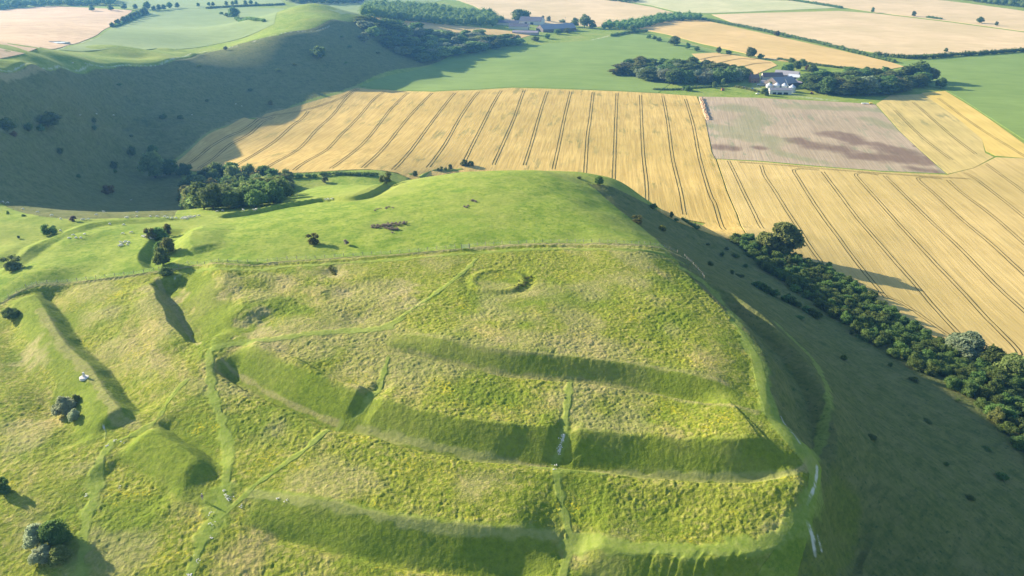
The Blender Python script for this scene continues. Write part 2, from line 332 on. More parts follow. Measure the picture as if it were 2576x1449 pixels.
# ground cover material; the masks are attributes of the ground mesh
def ground_material():
    t = NT('ground_cover', 1.0, .05)
    c1 = t.attr('cover'); sp = t.n('ShaderNodeSeparateColor'); t.l(c1.outputs['Color'], sp.inputs[0]); rough, path, chalk = sp.outputs
    c2 = t.attr('cover_two'); s2 = t.n('ShaderNodeSeparateColor'); t.l(c2.outputs['Color'], s2.inputs[0]); down, dry, lush = s2.outputs
    big = t.noise(.022, 3); mid = t.noise(.12, 3, .6); small = t.noise(.8, 4, .6); fine = t.noise(1.9, 3, .7)
    stretched = t.noise(1.05, 5, .62, vec=t.mapped(R(8), (1.5, 1, 1)))
    # short pasture
    past = t.mix(t.ramp(mid, [(.35, 0.0), (.65, 1.0)]), (.142, .215, .024), (.240, .292, .044))
    past = t.mix(t.ramp(t.noise(.45, 5, .75), [(.36, .9), (.56, 0.0)]), past, (.085, .16, .018))
    past = t.mix(t.math('MULTIPLY', t.ramp(t.noise(.8, 3, .7, vec=t.mapped(.3, (1.6, 1, 1))), [(.5, 0.0), (.68, .8)]), t.ramp(mid, [(.35, .2), (.6, 1.0)])), past, (.27, .30, .075))
    past = t.mix(t.ramp(big, [(.45, 0.0), (.65, .55)]), past, (.25, .27, .065))
    # rough meadow: tussocks, straw, olive shade of dense stems
    mead = t.mix(t.ramp(stretched, [(.32, 0.0), (.5, .5), (.66, 1.0)]), (.100, .138, .014), (.240, .262, .034))
    mead = t.mix(t.math('MULTIPLY', t.ramp(small, [(.48, 0.0), (.66, 1.0)]), t.ramp(mid, [(.38, .25), (.65, 1.0)])), mead, (.33, .30, .09))
    mead = t.mix(t.math('MULTIPLY', t.ramp(fine, [(.58, 0.0), (.72, .9)]), t.ramp(big, [(.3, .3), (.6, 1.0)])), mead, (.42, .36, .15))
    mead = t.mix(t.ramp(t.noise(.8, 2, .5, vec=t.mapped(1.1, (1, 1, 1))), [(.30, .75), (.44, 0.0)]), mead, (.115, .178, .012))
    mead = t.mix(t.ramp(t.noise(.05, 4, .65, vec=t.mapped(.4, (1.5, 1, 1))), [(.40, .7), (.52, 0.0)]), mead, (.11, .165, .016))
    mead = t.mix(t.math('MULTIPLY', t.ramp(t.noise(.07, 4, .6, vec=t.mapped(2.0, (1.8, 1, 1))), [(.55, 0.0), (.68, .75)]), t.ramp(small, [(.3, .4), (.6, 1.0)])), mead, (.34, .28, .11))
    flo = t.math('MULTIPLY', t.ramp(t.noise(.09, 3, .6, vec=t.mapped(.7)), [(.56, 0.0), (.7, 1.0)]), t.ramp(t.noise(1.4, 2, .6), [(.52, 0.0), (.62, 1.0)]))
    mead = t.mix(t.math('MULTIPLY', flo, .75), mead, (.42, .36, .02))
    # chalk downland on the steep slopes
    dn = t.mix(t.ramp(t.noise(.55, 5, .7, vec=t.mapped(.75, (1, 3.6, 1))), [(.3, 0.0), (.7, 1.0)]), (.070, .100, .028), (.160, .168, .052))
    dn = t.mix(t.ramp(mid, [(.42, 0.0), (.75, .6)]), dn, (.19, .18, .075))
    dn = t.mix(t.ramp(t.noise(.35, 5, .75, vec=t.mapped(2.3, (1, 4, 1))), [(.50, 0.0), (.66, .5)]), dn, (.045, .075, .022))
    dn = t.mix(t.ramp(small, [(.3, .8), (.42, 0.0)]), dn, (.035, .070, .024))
    pth = t.mix(t.ramp(small, [(.3, 0.0), (.7, 1.0)]), (.15, .218, .032), (.245, .285, .068))
    drc = t.mix(fine, (.20, .17, .07), (.42, .37, .18))
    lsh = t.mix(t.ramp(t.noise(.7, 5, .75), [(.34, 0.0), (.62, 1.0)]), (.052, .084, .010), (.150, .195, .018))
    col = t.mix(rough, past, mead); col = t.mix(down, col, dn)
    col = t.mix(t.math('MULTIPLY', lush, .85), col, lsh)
    col = t.mix(t.math('MULTIPLY', dry, t.ramp(small, [(.25, .35), (.6, 1.0)])), col, drc)
    col = t.mix(t.math('MULTIPLY', path, t.ramp(small, [(.3, .55), (.6, 1.0)])), col, pth)
    col = t.mix(chalk, col, t.mix(fine, (.45, .44, .40), (.72, .70, .64)))
    h = t.math('ADD', t.math('MULTIPLY', stretched, .8), t.math('ADD', t.math('MULTIPLY', small, .7), t.math('MULTIPLY', fine, .35)))
    amt = t.math('ADD', t.math('MULTIPLY', rough, .65), t.math('ADD', t.math('MULTIPLY', down, .5), .35)); amt = t.math('MULTIPLY', amt, t.math('SUBTRACT', 1.0, t.math('MULTIPLY', path, .6)))
    t.bump(t.math('MULTIPLY', h, amt), .5, .9)
    return t.out(col)
M_GROUND = ground_material()

# ------------------------------------------------------------------ regions of the ground
def inside(poly, x, y):
    poly = np.asarray(poly); r = np.zeros(x.shape, bool); lo = poly.min(0); hi = poly.max(0)
    idx = np.nonzero((x >= lo[0]) & (x <= hi[0]) & (y >= lo[1]) & (y <= hi[1]))[0]; xs = x[idx]; ys = y[idx]; k = np.zeros(len(idx), bool)
    for a, b in zip(poly, np.roll(poly, -1, 0)):
        if a[1] == b[1]: continue
        k ^= ((a[1] > ys) != (b[1] > ys)) & (xs < (b[0]-a[0])*(ys-a[1])/(b[1]-a[1])+a[0])
    r[idx] = k; return r
FENCE_W = [(0,765),(73,724),(173,713),(255,703),(338,693),(400,683),(447,676),(490,668),(577,664),(730,656),(795,655),(850,650),(1000,640),(1090,632),(1162,625)]
FENCE_E = [(1180,623),(1290,617),(1400,613),(1500,613),(1600,618),(1680,630),(1722,650)]
ROUGH = np.vstack([ghit(FENCE_W+FENCE_E+[(1745,705),(1830,785),(1885,880),(1905,980),(1930,1060),(1985,1130),(2035,1190),(2025,1270),(1975,1350),(1900,1449)]), [(70, 60), (-400, 60), (-500, 330)], ghit([(-60, 790)])])
RIDGE = [(0,182),(150,172),(300,167),(430,157),(520,132),(600,111),(700,90),(800,66),(905,52)]
EAST = [(1480,462),(1560,530),(1650,600),(1715,672),(1800,760),(1868,832),(1915,908),(1938,985),(1962,1055),(2003,1112),(2040,1140),(2066,1180),(2062,1230),(2040,1330),(2005,1449)]
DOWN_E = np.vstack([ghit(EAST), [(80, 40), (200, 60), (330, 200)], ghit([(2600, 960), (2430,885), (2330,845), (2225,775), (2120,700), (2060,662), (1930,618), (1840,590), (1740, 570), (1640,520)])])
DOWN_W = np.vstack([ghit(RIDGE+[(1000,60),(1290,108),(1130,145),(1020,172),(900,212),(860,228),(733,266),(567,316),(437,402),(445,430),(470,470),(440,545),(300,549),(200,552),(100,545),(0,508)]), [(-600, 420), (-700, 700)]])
PATHS = [ # points, width in metres, strength, kind
 ([(540,877),(620,862),(740,846),(860,832),(960,826),(1010,800)],3.6,.8,'p'),([(1010,797),(1100,735),(1160,690),(1200,650)],1.6,.8,'p'),
 ([(528,880),(530,960),(555,1050),(575,1130),(568,1200),(565,1250),(540,1300),(505,1370),(480,1449),(470,1520)],2.8,.8,'p'),
 ([(560,1230),(540,1290),(520,1340)],7,.7,'p'),([(280,1115),(250,1160),(237,1240),(215,1320),(200,1449)],3.6,.8,'p'),
 ([(860,1062),(780,1120),(700,1180),(640,1222),(600,1260),(550,1300)],1.6,.9,'p'),([(470,955),(430,1000),(390,1060),(300,1110)],2.0,.6,'p'),
 ([(1435,960),(1425,1040),(1415,1110),(1395,1170),(1405,1230),(1425,1300),(1432,1370),(1415,1449)],2.0,.9,'p'),
 ([(900,1078),(1000,1105),(1200,1145),(1395,1177),(1600,1195),(1850,1203),(2000,1190),(2050,1172)],2.2,.8,'d'),
 ([(900,1080),(1000,1107),(1200,1147),(1395,1179),(1600,1197),(1850,1204),(2000,1192)],3.4,.6,'p'),
 ([(1720,675),(1800,742),(1860,820),(1905,900),(1925,980),(1945,1050),(1990,1110),(2040,1160),(2050,1220),(2030,1290),(1960,1352),(1850,1378),(1700,1384),(1560,1374),(1430,1360)],5.2,.95,'p'),
 ([(2040,1160),(2065,1100),(2080,1020),(2078,960),(2050,910),(1990,850),(1950,810)],3.2,.9,'p'),
 ([(640,1240),(850,1270),(1050,1318),(1250,1335),(1400,1347)],2.0,.7,'d'),([(640,1240),(850,1268),(1050,1316),(1250,1333),(1400,1345)],3.2,.6,'p'),
 ([(975,900),(950,985),(915,1030),(885,1055)],1.8,.9,'p'),([(1030,880),(1150,915),(1300,945),(1450,960),(1600,980),(1750,1010),(1900,1038)],2.2,.5,'d'),
 ([(985,832),(1120,850),(1250,880),(1400,890),(1550,905),(1700,930),(1830,965)],2.0,.45,'d'),
 (FENCE_W,1.6,.7,'d'),(FENCE_E,2.2,.9,'d'),([(p[0],p[1]+13) for p in FENCE_W[6:]+FENCE_E],2.4,.8,'p'),
 ([(0,176),(150,168),(300,165),(420,155),(520,129),(650,101),(760,79),(850,60)],1.8,.5,'c'),([(0,195),(60,184),(110,176)],6,.9,'d'),
 ([(440,408),(500,358),(567,322),(667,288),(733,272),(800,253),(862,234),(905,216)],7,.5,'d'),([(905,225),(930,214),(1025,185)],4,.5,'d'),
 ([(1419,1092),(1413,1112),(1405,1140)],.55,.9,'c'),([(2054,1183),(2051,1215),(2042,1243),(2030,1275)],.7,.85,'c'),
 ([(2033,1318),(2046,1355),(2050,1395)],.8,.8,'c'),([(2058,1350),(2066,1385)],.6,.7,'c'),([(258,1068),(266,1085),(264,1105)],.3,.8,'c'),([(1965,1050),(1990,1090),(2012,1118)],.6,.5,'c'),([(440,700),(452,690)],1.0,.8,'c'),
 ([(1625,85),(1727,108),(1800,127),(1960,152)],6,.8,'d'),([(1460,108),(1500,98),(1577,80),(1620,80)],5,.5,'c'),([(140,126),(180,112),(250,94),(285,72)],3,.5,'c'),
 ([(2100,253),(2010,243),(1985,232)],9,.35,'c'),([(1960,235),(1900,218),(1910,206),(1950,195)],9,.3,'c'),
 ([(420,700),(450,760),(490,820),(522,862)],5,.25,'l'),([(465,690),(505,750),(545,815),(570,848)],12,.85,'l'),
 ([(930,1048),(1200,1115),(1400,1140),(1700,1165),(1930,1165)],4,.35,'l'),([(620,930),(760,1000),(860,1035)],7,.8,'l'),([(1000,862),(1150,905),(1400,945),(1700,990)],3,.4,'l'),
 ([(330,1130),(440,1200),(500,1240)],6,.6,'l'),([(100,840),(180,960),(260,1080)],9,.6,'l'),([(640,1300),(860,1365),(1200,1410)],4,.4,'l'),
 ([(100,780),(170,880),(240,960),(290,1040),(340,1075)],3.0,.5,'d'),([(395,700),(440,780),(500,865)],1.6,.7,'d'),([(560,905),(700,1000),(850,1065)],1.3,.6,'d'),
]
PW = [(spline(ghit(p), 2.0 if p[0][1] > 400 else 8.0), w, s, k) for p, w, s, k in PATHS]
DRYP = hits([(590,745),(640,800),(660,835),(690,870),(1010,720),(1020,760),(985,745),(905,800),(875,730),(380,735),(420,740),(840,682),(100,905),(70,890)], macro)
YEL = hits([(960,690),(985,720),(1000,760),(440,1140),(560,840)], macro)
def covers(x, y):
    n = x.size; rough = inside(ROUGH, x, y).astype(float)
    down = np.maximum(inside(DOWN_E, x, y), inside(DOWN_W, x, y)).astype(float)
    path = np.zeros(n); chalk = np.zeros(n); dry = np.zeros(n); lush = np.zeros(n)
    jit = 2*fbm(x, y, 3.0, 2)-1
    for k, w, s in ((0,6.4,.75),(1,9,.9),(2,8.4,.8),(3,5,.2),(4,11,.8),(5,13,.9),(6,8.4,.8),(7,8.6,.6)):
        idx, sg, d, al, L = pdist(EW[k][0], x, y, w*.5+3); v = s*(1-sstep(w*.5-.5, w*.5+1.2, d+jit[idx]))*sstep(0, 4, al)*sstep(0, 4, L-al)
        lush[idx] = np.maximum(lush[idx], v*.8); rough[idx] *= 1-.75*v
    for line, w, s, k in PW:
        idx, sg, d, al, L = pdist(line, x, y, w*1.3+2)
        if len(idx) == 0: continue
        ww = w*(.5 if k != 'p' else .42)*(1+.9*jit[idx]); ww = np.maximum(ww, .12); v = (s*.85 if k == 'p' else s)*(1-sstep(ww*.6, np.maximum(ww*1.25+(.15 if k != 'c' else -.05), ww*.6+.12), d))
        tgt = {'p': path, 'c': chalk, 'd': dry, 'l': lush}[k]; tgt[idx] = np.maximum(tgt[idx], v)
        if k in 'pc': rough[idx] *= (1-v*.9)
        if k == 'l': rough[idx] *= (1-v*.75)
    chalk *= .1+.75*sstep(.35, .6, fbm(x, y, 1.6, 2, off=9))
    for c in DRYP:
        d = np.hypot(x-c[0], y-c[1]); m = d < 9; dry[m] = np.maximum(dry[m], .75*(1-sstep(1, 7, d[m]+5*jit[m])))
    dry = np.maximum(dry, rough*.5*sstep(.56, .72, fbm(x, y, 22, 3, off=3)))
    # blend region borders a little
    return rough, path, chalk, down, dry, lush
# crop fields: outline, material made below
FIELDS = {}
# ------------------------------------------------------------------ ground: one sheet, finer where it lies nearer
def build_ground():
    NAZ = 1500
    az = np.concatenate([np.radians(np.linspace(-100, -46, 60, endpoint=False)), np.radians(np.linspace(-46, 46, NAZ)), np.radians(np.linspace(46, 100, 61)[1:])]); NA = len(az)
    rr = [25.0]
    while rr[-1] < 9000:
        r = rr[-1]; rr.append(r+(4.0 if r < 90 else max(.34, r*r/(150*900.0)) if r < 560 else max(2.2, r*.0042)))
    rr = np.array(rr); NR = len(rr)
    AZ, RR = np.meshgrid(az, rr); x = (RR*np.sin(AZ)).ravel(); y = (RR*np.cos(AZ)).ravel()
    z = tps(x, y)+detail(x, y)
    rough, path, chalk, down, dry, lush = covers(x, y)
    near = RR.ravel() < 620
    xi = x[near]; yi = y[near]; rg = rough[near]; dn_ = down[near]
    tus = (fbm(xi, yi*1.2, 1.7, 3, .6)-.5)*.6+(fbm(xi, yi, .75, 2, .6, off=5)-.5)*.55+(fbm(xi, yi, 5, 2, .5, off=8)-.5)*.5
    z[near] += tus*(.13+(.16+.36*sstep(.35, .65, fbm(xi, yi, 16, 2, off=2)))*rg+.22*dn_)*(1-.75*path[near])*(1-.5*lush[near]) + (fbm(xi, yi, 12, 2, off=7)-.5)*.7
    # trodden lines sink a little
    z[near] -= .12*chalk[near]+.10*path[near]
    # sheep terraces along the eastern scarp
    me = quick_mesh('ground', np.stack([x, y, z], 1), None if False else (lambda i: np.stack([i, i+NA, i+NA+1, i+1], -1).reshape(-1, 4))(np.arange(NR-1)[:, None]*NA+np.arange(NA-1)[None]))
    me.polygons.foreach_set('use_smooth', np.ones(len(me.polygons), bool)); me.update()
    for nm, cols in (('cover', (rough, path, chalk)), ('cover_two', (down, dry, lush))):
        a = me.color_attributes.new(nm, 'FLOAT_COLOR', 'POINT'); a.data.foreach_set('color', np.stack(list(cols)+[np.ones(x.size)], 1).astype(np.float32).ravel())
    me.materials.append(M_GROUND); o = bpy.data.objects.new('ground', me); COL.objects.link(o)
    print('ground verts', x.size, 'height at camera', gz(0, 130))
    return tag(o, 'chalk hill with grassy hillfort banks and the plain around it', 'ground', kind='structure')
GROUND = build_ground()
# ------------------------------------------------------------------ crop fields, each a sheet standing half a metre above the ground
M_RUT = plain('weedy_shaded_wheelings', (.055, .052, .014), 1.0, .35, .3, .05)  # dark strip colour stands for weeds and the shade down in the crop gaps
def crop_mat(name, a, b, rot, streak=1.0, green=.0, patch=(.13, .15, .05), row=.35, bumpd=.4, brown=0.0, pale=None, stain=False):
    """a, b: albedo range; rot: drilling direction (degrees from +y); green: share of weedy streaks"""
    t = NT(name, 1.0, .05); v = t.mapped(R(rot), (1, 14, 1)); v2 = t.mapped(R(rot), (1, 60, 1))
    n1 = t.noise(.30, 4, .6, vec=v); n2 = t.noise(.035, 3, .55); n3 = t.noise(.8, 2, .6, vec=v2); big = t.noise(.008, 3, .5)
    c = t.mix(t.ramp(n1, [(.3, 0.0), (.7, 1.0)]), a, b)
    c = t.mix(t.math('MULTIPLY', t.ramp(n2, [(.35, 0.0), (.7, 1.0)]), .55), c, tuple(min(1, x*1.16) for x in b))
    c = t.mix(t.math('MULTIPLY', t.ramp(big, [(.4, 0.0), (.65, 1.0)]), .5), c, tuple(x*y for x, y in zip(a, (.86, .92, .85))))
    c = t.mix(t.math('MULTIPLY', t.ramp(n3, [(.42, 1.0), (.56, 0.0)]), row), c, tuple(x*.62 for x in a))
    if pale: c = t.mix(t.ramp(t.noise(.012, 2, .5, vec=t.mapped(.6)), [(.42, 0.0), (.6, .8)]), c, pale)
    if green:
        g = t.math('MULTIPLY', t.ramp(t.noise(.16, 4, .65, vec=t.mapped(R(rot), (1, 6, 1))), [(.53, 0.0), (.62, 1.0)]), t.ramp(t.noise(.02, 2, .5, vec=t.mapped(1.9)), [(.42, 0.0), (.62, 1.0)]))
        c = t.mix(t.math('MULTIPLY', g, green), c, patch)
    if brown:
        g = t.ramp(t.noise(.018, 3, .55, vec=t.mapped(R(70), (1, 3, 1))), [(.55, 0.0), (.68, 1.0)]); c = t.mix(t.math('MULTIPLY', g, brown), c, (.15, .10, .075))
    if stain:
        a = t.attr('stain'); sp = t.n('ShaderNodeSeparateColor'); t.l(a.outputs['Color'], sp.inputs[0])
        nn = t.noise(.09, 4, .65, vec=t.mapped(R(rot), (1, 3, 1)))
        c = t.mix(t.math('MULTIPLY', t.ramp(t.math('MULTIPLY', sp.outputs[1], t.math('ADD', nn, .5)), [(.15, 0.0), (1.1, 1.0)]), .5), c, (.17, .20, .085))
        c = t.mix(t.math('MULTIPLY', t.ramp(t.math('MULTIPLY', sp.outputs[0], t.math('ADD', nn, .5)), [(.15, 0.0), (1.0, 1.0)]), .75), c, (.125, .078, .055))
    t.bump(t.math('ADD', n1, t.math('MULTIPLY', n3, .8)), bumpd, .5)
    return t.out(c)
def drape_sheet(name, outline, mats, lift, step, label, cat, tram=None, tw=.55, gauge=1.1, skirt=.3, kind='structure', stains=None):
    """triangulated sheet over an outline in metres, with wheelings laid on it"""
    out = np.asarray(outline, float); lo = out.min(0); hi = out.max(0)
    bd = [out[0]]
    for a, b in zip(out, np.roll(out, -1, 0)):
        k = max(1, int(np.linalg.norm(b-a)/step)); bd += [a+(b-a)*(j+1)/k for j in range(k)]
    bd = np.array(bd[:-1]); nb = len(bd)
    gx, gy = np.meshgrid(np.arange(lo[0], hi[0], step), np.arange(lo[1], hi[1], step)); gx = gx+np.where((np.arange(gx.shape[0])[:, None] % 2) == 1, step/2, 0)
    gx = gx.ravel(); gy = gy.ravel(); ins = inside(out, gx, gy); gx, gy = gx[ins], gy[ins]
    # keep clear of the outline
    keep = np.ones(len(gx), bool)
    for q in bd:
        m = (abs(gx-q[0]) < step*.45) & (abs(gy-q[1]) < step*.45); keep[m] = False
    pts = np.vstack([bd, np.stack([gx[keep], gy[keep]], 1)])
    r = delaunay_2d_cdt([Vector(p) for p in pts], [(i, (i+1) % nb) for i in range(nb)], [], 1, 1e-4)
    v2 = np.array([tuple(v) for v in r[0]]); faces = r[2]
    z = ground(v2[:, 0], v2[:, 1])+lift
    V = [(*p, h) for p, h in zip(v2, z)]; F = [list(f) for f in faces]; MI = [0]*len(F)
    # skirt along the outline
    base = len(V); zb = ground(bd[:, 0], bd[:, 1])
    V += [(p[0], p[1], h+lift) for p, h in zip(bd, zb)]+[(p[0], p[1], h-skirt) for p, h in zip(bd, zb)]
    area = sum(a[0]*b[1]-b[0]*a[1] for a, b in zip(bd, np.roll(bd, -1, 0)))
    for i in range(nb):
        j = (i+1) % nb; f = [base+i, base+nb+i, base+nb+j, base+j]
        F.append(f if area > 0 else f[::-1]); MI.append(0)
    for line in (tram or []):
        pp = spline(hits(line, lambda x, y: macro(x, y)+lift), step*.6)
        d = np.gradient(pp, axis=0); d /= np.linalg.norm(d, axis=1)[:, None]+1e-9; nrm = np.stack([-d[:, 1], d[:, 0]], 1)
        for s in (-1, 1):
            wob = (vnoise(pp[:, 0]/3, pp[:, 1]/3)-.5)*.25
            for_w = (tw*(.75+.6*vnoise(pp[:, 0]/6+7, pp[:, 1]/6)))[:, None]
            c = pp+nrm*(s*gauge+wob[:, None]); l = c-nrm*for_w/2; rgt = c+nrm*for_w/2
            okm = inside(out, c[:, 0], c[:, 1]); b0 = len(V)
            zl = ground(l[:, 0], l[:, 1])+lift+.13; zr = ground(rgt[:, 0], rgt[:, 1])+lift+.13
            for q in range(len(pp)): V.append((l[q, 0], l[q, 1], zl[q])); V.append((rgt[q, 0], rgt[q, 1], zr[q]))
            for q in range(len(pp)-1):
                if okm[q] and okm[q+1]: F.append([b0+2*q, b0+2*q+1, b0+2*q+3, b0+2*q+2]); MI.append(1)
    o = mesh_obj(name, V, F, mats+[M_RUT], mi=MI, smooth=False)
    if stains:
        co = np.array(V, float); ch = [np.zeros(len(V)), np.zeros(len(V))]
        for k, line, w in stains:
            l = ghit(line); l = spline(l, 5) if len(l) > 1 else np.vstack([l, l+.5])
            idx, sg, d, al, L = pdist(l, co[:, 0], co[:, 1], w*1.6+5); d = d+w*1.5*(fbm(co[idx, 0], co[idx, 1], 16, 4, .6)-.5)
            ch[k][idx] = np.maximum(ch[k][idx], 1-sstep(w*.35, w*1.3, d))
        at_ = o.data.color_attributes.new('stain', 'FLOAT_COLOR', 'POINT'); at_.data.foreach_set('color', np.stack([ch[0], ch[1], ch[0]*0, ch[0]*0+1], 1).astype(np.float32).ravel())
    me = o.data; sm = np.array([len(p.vertices) == 3 for p in me.polygons]); me.polygons.foreach_set('use_smooth', sm)
    bm = bmesh.new(); bm.from_mesh(me); up = [f for f in bm.faces if abs(f.normal.z) > .3 and f.normal.z < 0]
    bmesh.ops.reverse_faces(bm, faces=up); bm.to_mesh(me); bm.free(); me.update()
    return tag(o, label, cat, kind=kind)
def outl(px, extra=None, jitter=0):
    h = ghit(px)
    return np.vstack([h, np.array(extra, float)]) if extra is not None else h
T1 = [[(906,220),(859,246),(767,277),(683,293),(633,313),(567,347),(520,377),(472,414)],[(690,296),(623,340),(567,373),(500,424)],[(775,280),(717,333),(650,383),(577,430)],
 [(902,224),(862,257),(800,323),(733,387),(655,433)],[(969,229),(925,267),(859,338),(813,383),(740,428)],[(1027,233),(976,283),(926,347),(859,405),(832,424)],
 [(1087,234),(1026,297),(976,360),(909,426)],[(1144,234),(1086,307),(1032,380),(988,427)],[(1204,231),(1159,293),(1119,363),(1072,427)],[(1261,228),(1226,290),(1192,357),(1169,404)],
 [(1319,226),(1296,290),(1269,353),(1241,415)],[(1377,229),(1356,293),(1336,363),(1319,416)],[(1436,230),(1419,300),(1406,363),(1392,426)],[(1492,232),(1484,300),(1476,363),(1467,444)],
 [(1552,234),(1549,300),(1546,383),(1546,475)],[(1611,239),(1614,317),(1619,400),(1627,483),(1636,510)],[(1667,241),(1681,317),(1692,400),(1712,483),(1722,540)],[(1724,249),(1744,317),(1760,400),(1784,483),(1800,520),(1822,578)]]
T2 = [[(1832,404),(1850,440),(1870,483),(1894,530),(1917,575)],[(1914,416),(1924,443),(1950,483),(1994,553),(2034,616),(2067,661)],[(2060,428),(2010,424),(1996,428),(2007,447),(2029,483),(2080,560),(2134,633),(2184,696),(2230,750)],
 [(2069,432),(2107,483),(2167,563),(2234,640),(2300,713),(2350,773),(2413,841)],[(2210,440),(2165,434),(2152,438),(2160,450),(2189,483),(2257,560),(2334,643),(2417,730),(2484,803),(2544,863),(2564,890),(2545,899),(2494,899)],
 [(2225,442),(2267,483),(2334,550),(2417,627),(2500,713),(2576,783),(2700,895)],[(2370,450),(2318,446),(2308,449),(2320,462),(2345,483),(2417,550),(2500,620),(2576,690),(2700,800)],
 [(2384,453),(2417,483),(2500,546),(2576,613),(2700,720)],[(2417,430),(2450,447),(2497,483),(2576,546),(2680,640)],[(2477,410),(2576,483),(2700,580)],[(2100,686),(2217,739),(2284,772),(2384,842)],[(1860,408),(1960,415),(2110,428),(2300,442),(2440,450)]]
T4 = [[(2250,277),(2317,343),(2394,402)],[(2297,257),(2384,333),(2455,388)]]
T5 = [[(2360,247),(2450,313),(2576,392),(2680,455)]]
F1_TOP = [(440,408),(500,358),(567,322),(667,288),(733,272),(800,253),(862,236),(900,222),(975,227),(1092,232),(1192,228),(1292,222),(1425,226),(1559,231),(1659,236),(1752,243)]
EDGE12 = [(1773,298),(1790,385),(1800,402),(1827,483),(1852,540),(1874,590)]
F1_LOW = [(440,412),(484,431),(560,437),(700,437),(850,430),(1000,436),(1080,436)]
g1 = outl(F1_TOP+EDGE12); g1b = ghit(F1_LOW)
hid = np.vstack([ghit([(1800,594),(1745,574),(1700,556),(1652,528)]), np.array([(128, 498), (110, 508), (60, 545), (0, 560), (-50, 560)])])
F1 = np.vstack([g1[1:], hid, g1b[::-1][1:]])
def dirof(a, b):
    p = ghit([a, b]); d = p[0]-p[1]; return -math.degrees(math.atan2(d[0], d[1]))
rot1 = dirof((1492,232), (1476,363)); rot2 = dirof((2107,483), (2234,640)); rot4 = dirof((2250,277), (2394,400))
print('field directions', rot1, rot2, rot4)
GOLD = crop_mat('ripe_wheat_gold', (.41, .285, .080), (.53, .385, .125), rot1, green=.55, row=.35)
PALE = crop_mat('ripe_wheat_pale', (.40, .295, .10), (.51, .385, .15), rot2, green=.12, row=.22)
PALE4 = crop_mat('ripe_wheat_patchy', (.42, .33, .11), (.52, .40, .15), rot4, green=.6, patch=(.16, .17, .07), row=.3)
YELL = crop_mat('ripe_barley_yellow', (.50, .36, .085), (.60, .44, .13), rot4, row=.25)
STUB = crop_mat('far_stubble', (.50, .37, .19), (.60, .46, .26), dirof((1900, 60), (2500, 95)), row=.3, bumpd=.1)
STUBF = crop_mat('far_wheat', (.48, .33, .12), (.58, .41, .17), dirof((1700, 75), (2200, 150)), row=.25, bumpd=.1)
STUBL = crop_mat('far_ploughed_stubble', (.50, .35, .20), (.60, .43, .26), dirof((10, 80), (200, 84)), row=.7, bumpd=.1)
STRIPE = crop_mat('mown_pale_ley', (.38, .38, .18), (.50, .46, .24), dirof((1780, 25), (1900, 5)), row=.2, bumpd=.1)
PLOUGH = crop_mat('cultivated_soil', (.31, .24, .155), (.40, .32, .215), dirof((2000, 300), (2060, 400)), green=.65, patch=(.19, .21, .12), row=.3, stain=True)
GRN = crop_mat('green_ley', (.155, .228, .048), (.195, .268, .068), 80, row=.3, bumpd=.15)
GRN2 = crop_mat('green_ley_far', (.19, .25, .085), (.235, .29, .115), 80, row=.3, bumpd=.1)
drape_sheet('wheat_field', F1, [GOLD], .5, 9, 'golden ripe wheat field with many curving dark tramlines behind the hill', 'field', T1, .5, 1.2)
e2 = np.vstack([EDGE12[2:]])
F2 = outl([(p[0]+4, p[1]) for p in EDGE12[2:]]+[(1935,622),(2000,648),(2075,668),(2130,706),(2230,770),(2340,846),(2430,880),(2520,908),(2600,925),(2900,1010),(3100,560),(2576,400),(2505,397),(2450,424),(2384,441),(2217,434),(2050,421),(1917,409)])
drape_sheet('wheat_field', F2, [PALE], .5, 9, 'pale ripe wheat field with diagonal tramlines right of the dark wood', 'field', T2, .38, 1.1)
drape_sheet('ploughed_field', outl([(1757,243),(1900,246),(2100,256),(2200,262),(2260,328),(2320,384),(2380,437),(2217,430),(2050,417),(1917,405),(1796,399),(1786,350),(1770,298)]), [PLOUGH], .12, 5, 'bare pinkish brown cultivated field with dark soil stains', 'field',
 stains=[(0,[(2010,352),(2060,370),(2120,378)],14),(0,[(2105,340),(2160,355),(2230,372),(2270,386)],17),(0,[(2160,392),(2230,398),(2330,403)],16),(0,[(1822,371),(1845,374)],12),(0,[(1905,372),(1920,374)],8),(0,[(2300,425),(2350,431)],9),(0,[(2310,368),(2330,372)],6),
  (1,[(1810,320),(1850,338),(1940,350)],22),(1,[(1840,270),(1900,290),(1880,330)],20),(1,[(1980,268),(2200,275)],14),(1,[(1950,350),(1960,385),(2080,412)],9),(1,[(2180,300),(2270,330)],12)])
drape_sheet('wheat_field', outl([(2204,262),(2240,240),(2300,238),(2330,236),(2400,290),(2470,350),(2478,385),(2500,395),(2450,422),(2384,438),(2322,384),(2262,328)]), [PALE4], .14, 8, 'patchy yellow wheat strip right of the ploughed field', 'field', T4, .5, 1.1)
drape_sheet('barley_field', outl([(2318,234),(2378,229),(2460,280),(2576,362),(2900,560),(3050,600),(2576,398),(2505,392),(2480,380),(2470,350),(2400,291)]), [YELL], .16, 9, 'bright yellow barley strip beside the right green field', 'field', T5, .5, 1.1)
drape_sheet('green_field', outl([(905,216),(1025,182),(1130,142),(1250,124),(1380,110),(1493,101),(1577,85),(1640,85),(1727,111),(1810,131),(1850,160),(1700,200),(1655,234),(1559,229),(1425,223),(1292,219),(1192,225),(1092,229),(975,224)]), [GRN], .25, 14, 'smooth green field between the hillside trees and the farm wood', 'field')
drape_sheet('green_field', outl([(2245,158),(2330,150),(2450,142),(2576,134),(3000,120),(3100,560),(2900,548),(2576,352),(2480,290),(2420,250),(2378,227),(2330,215),(2280,185)]), [GRN], .25, 16, 'green field along the right edge behind the barley strip', 'field')
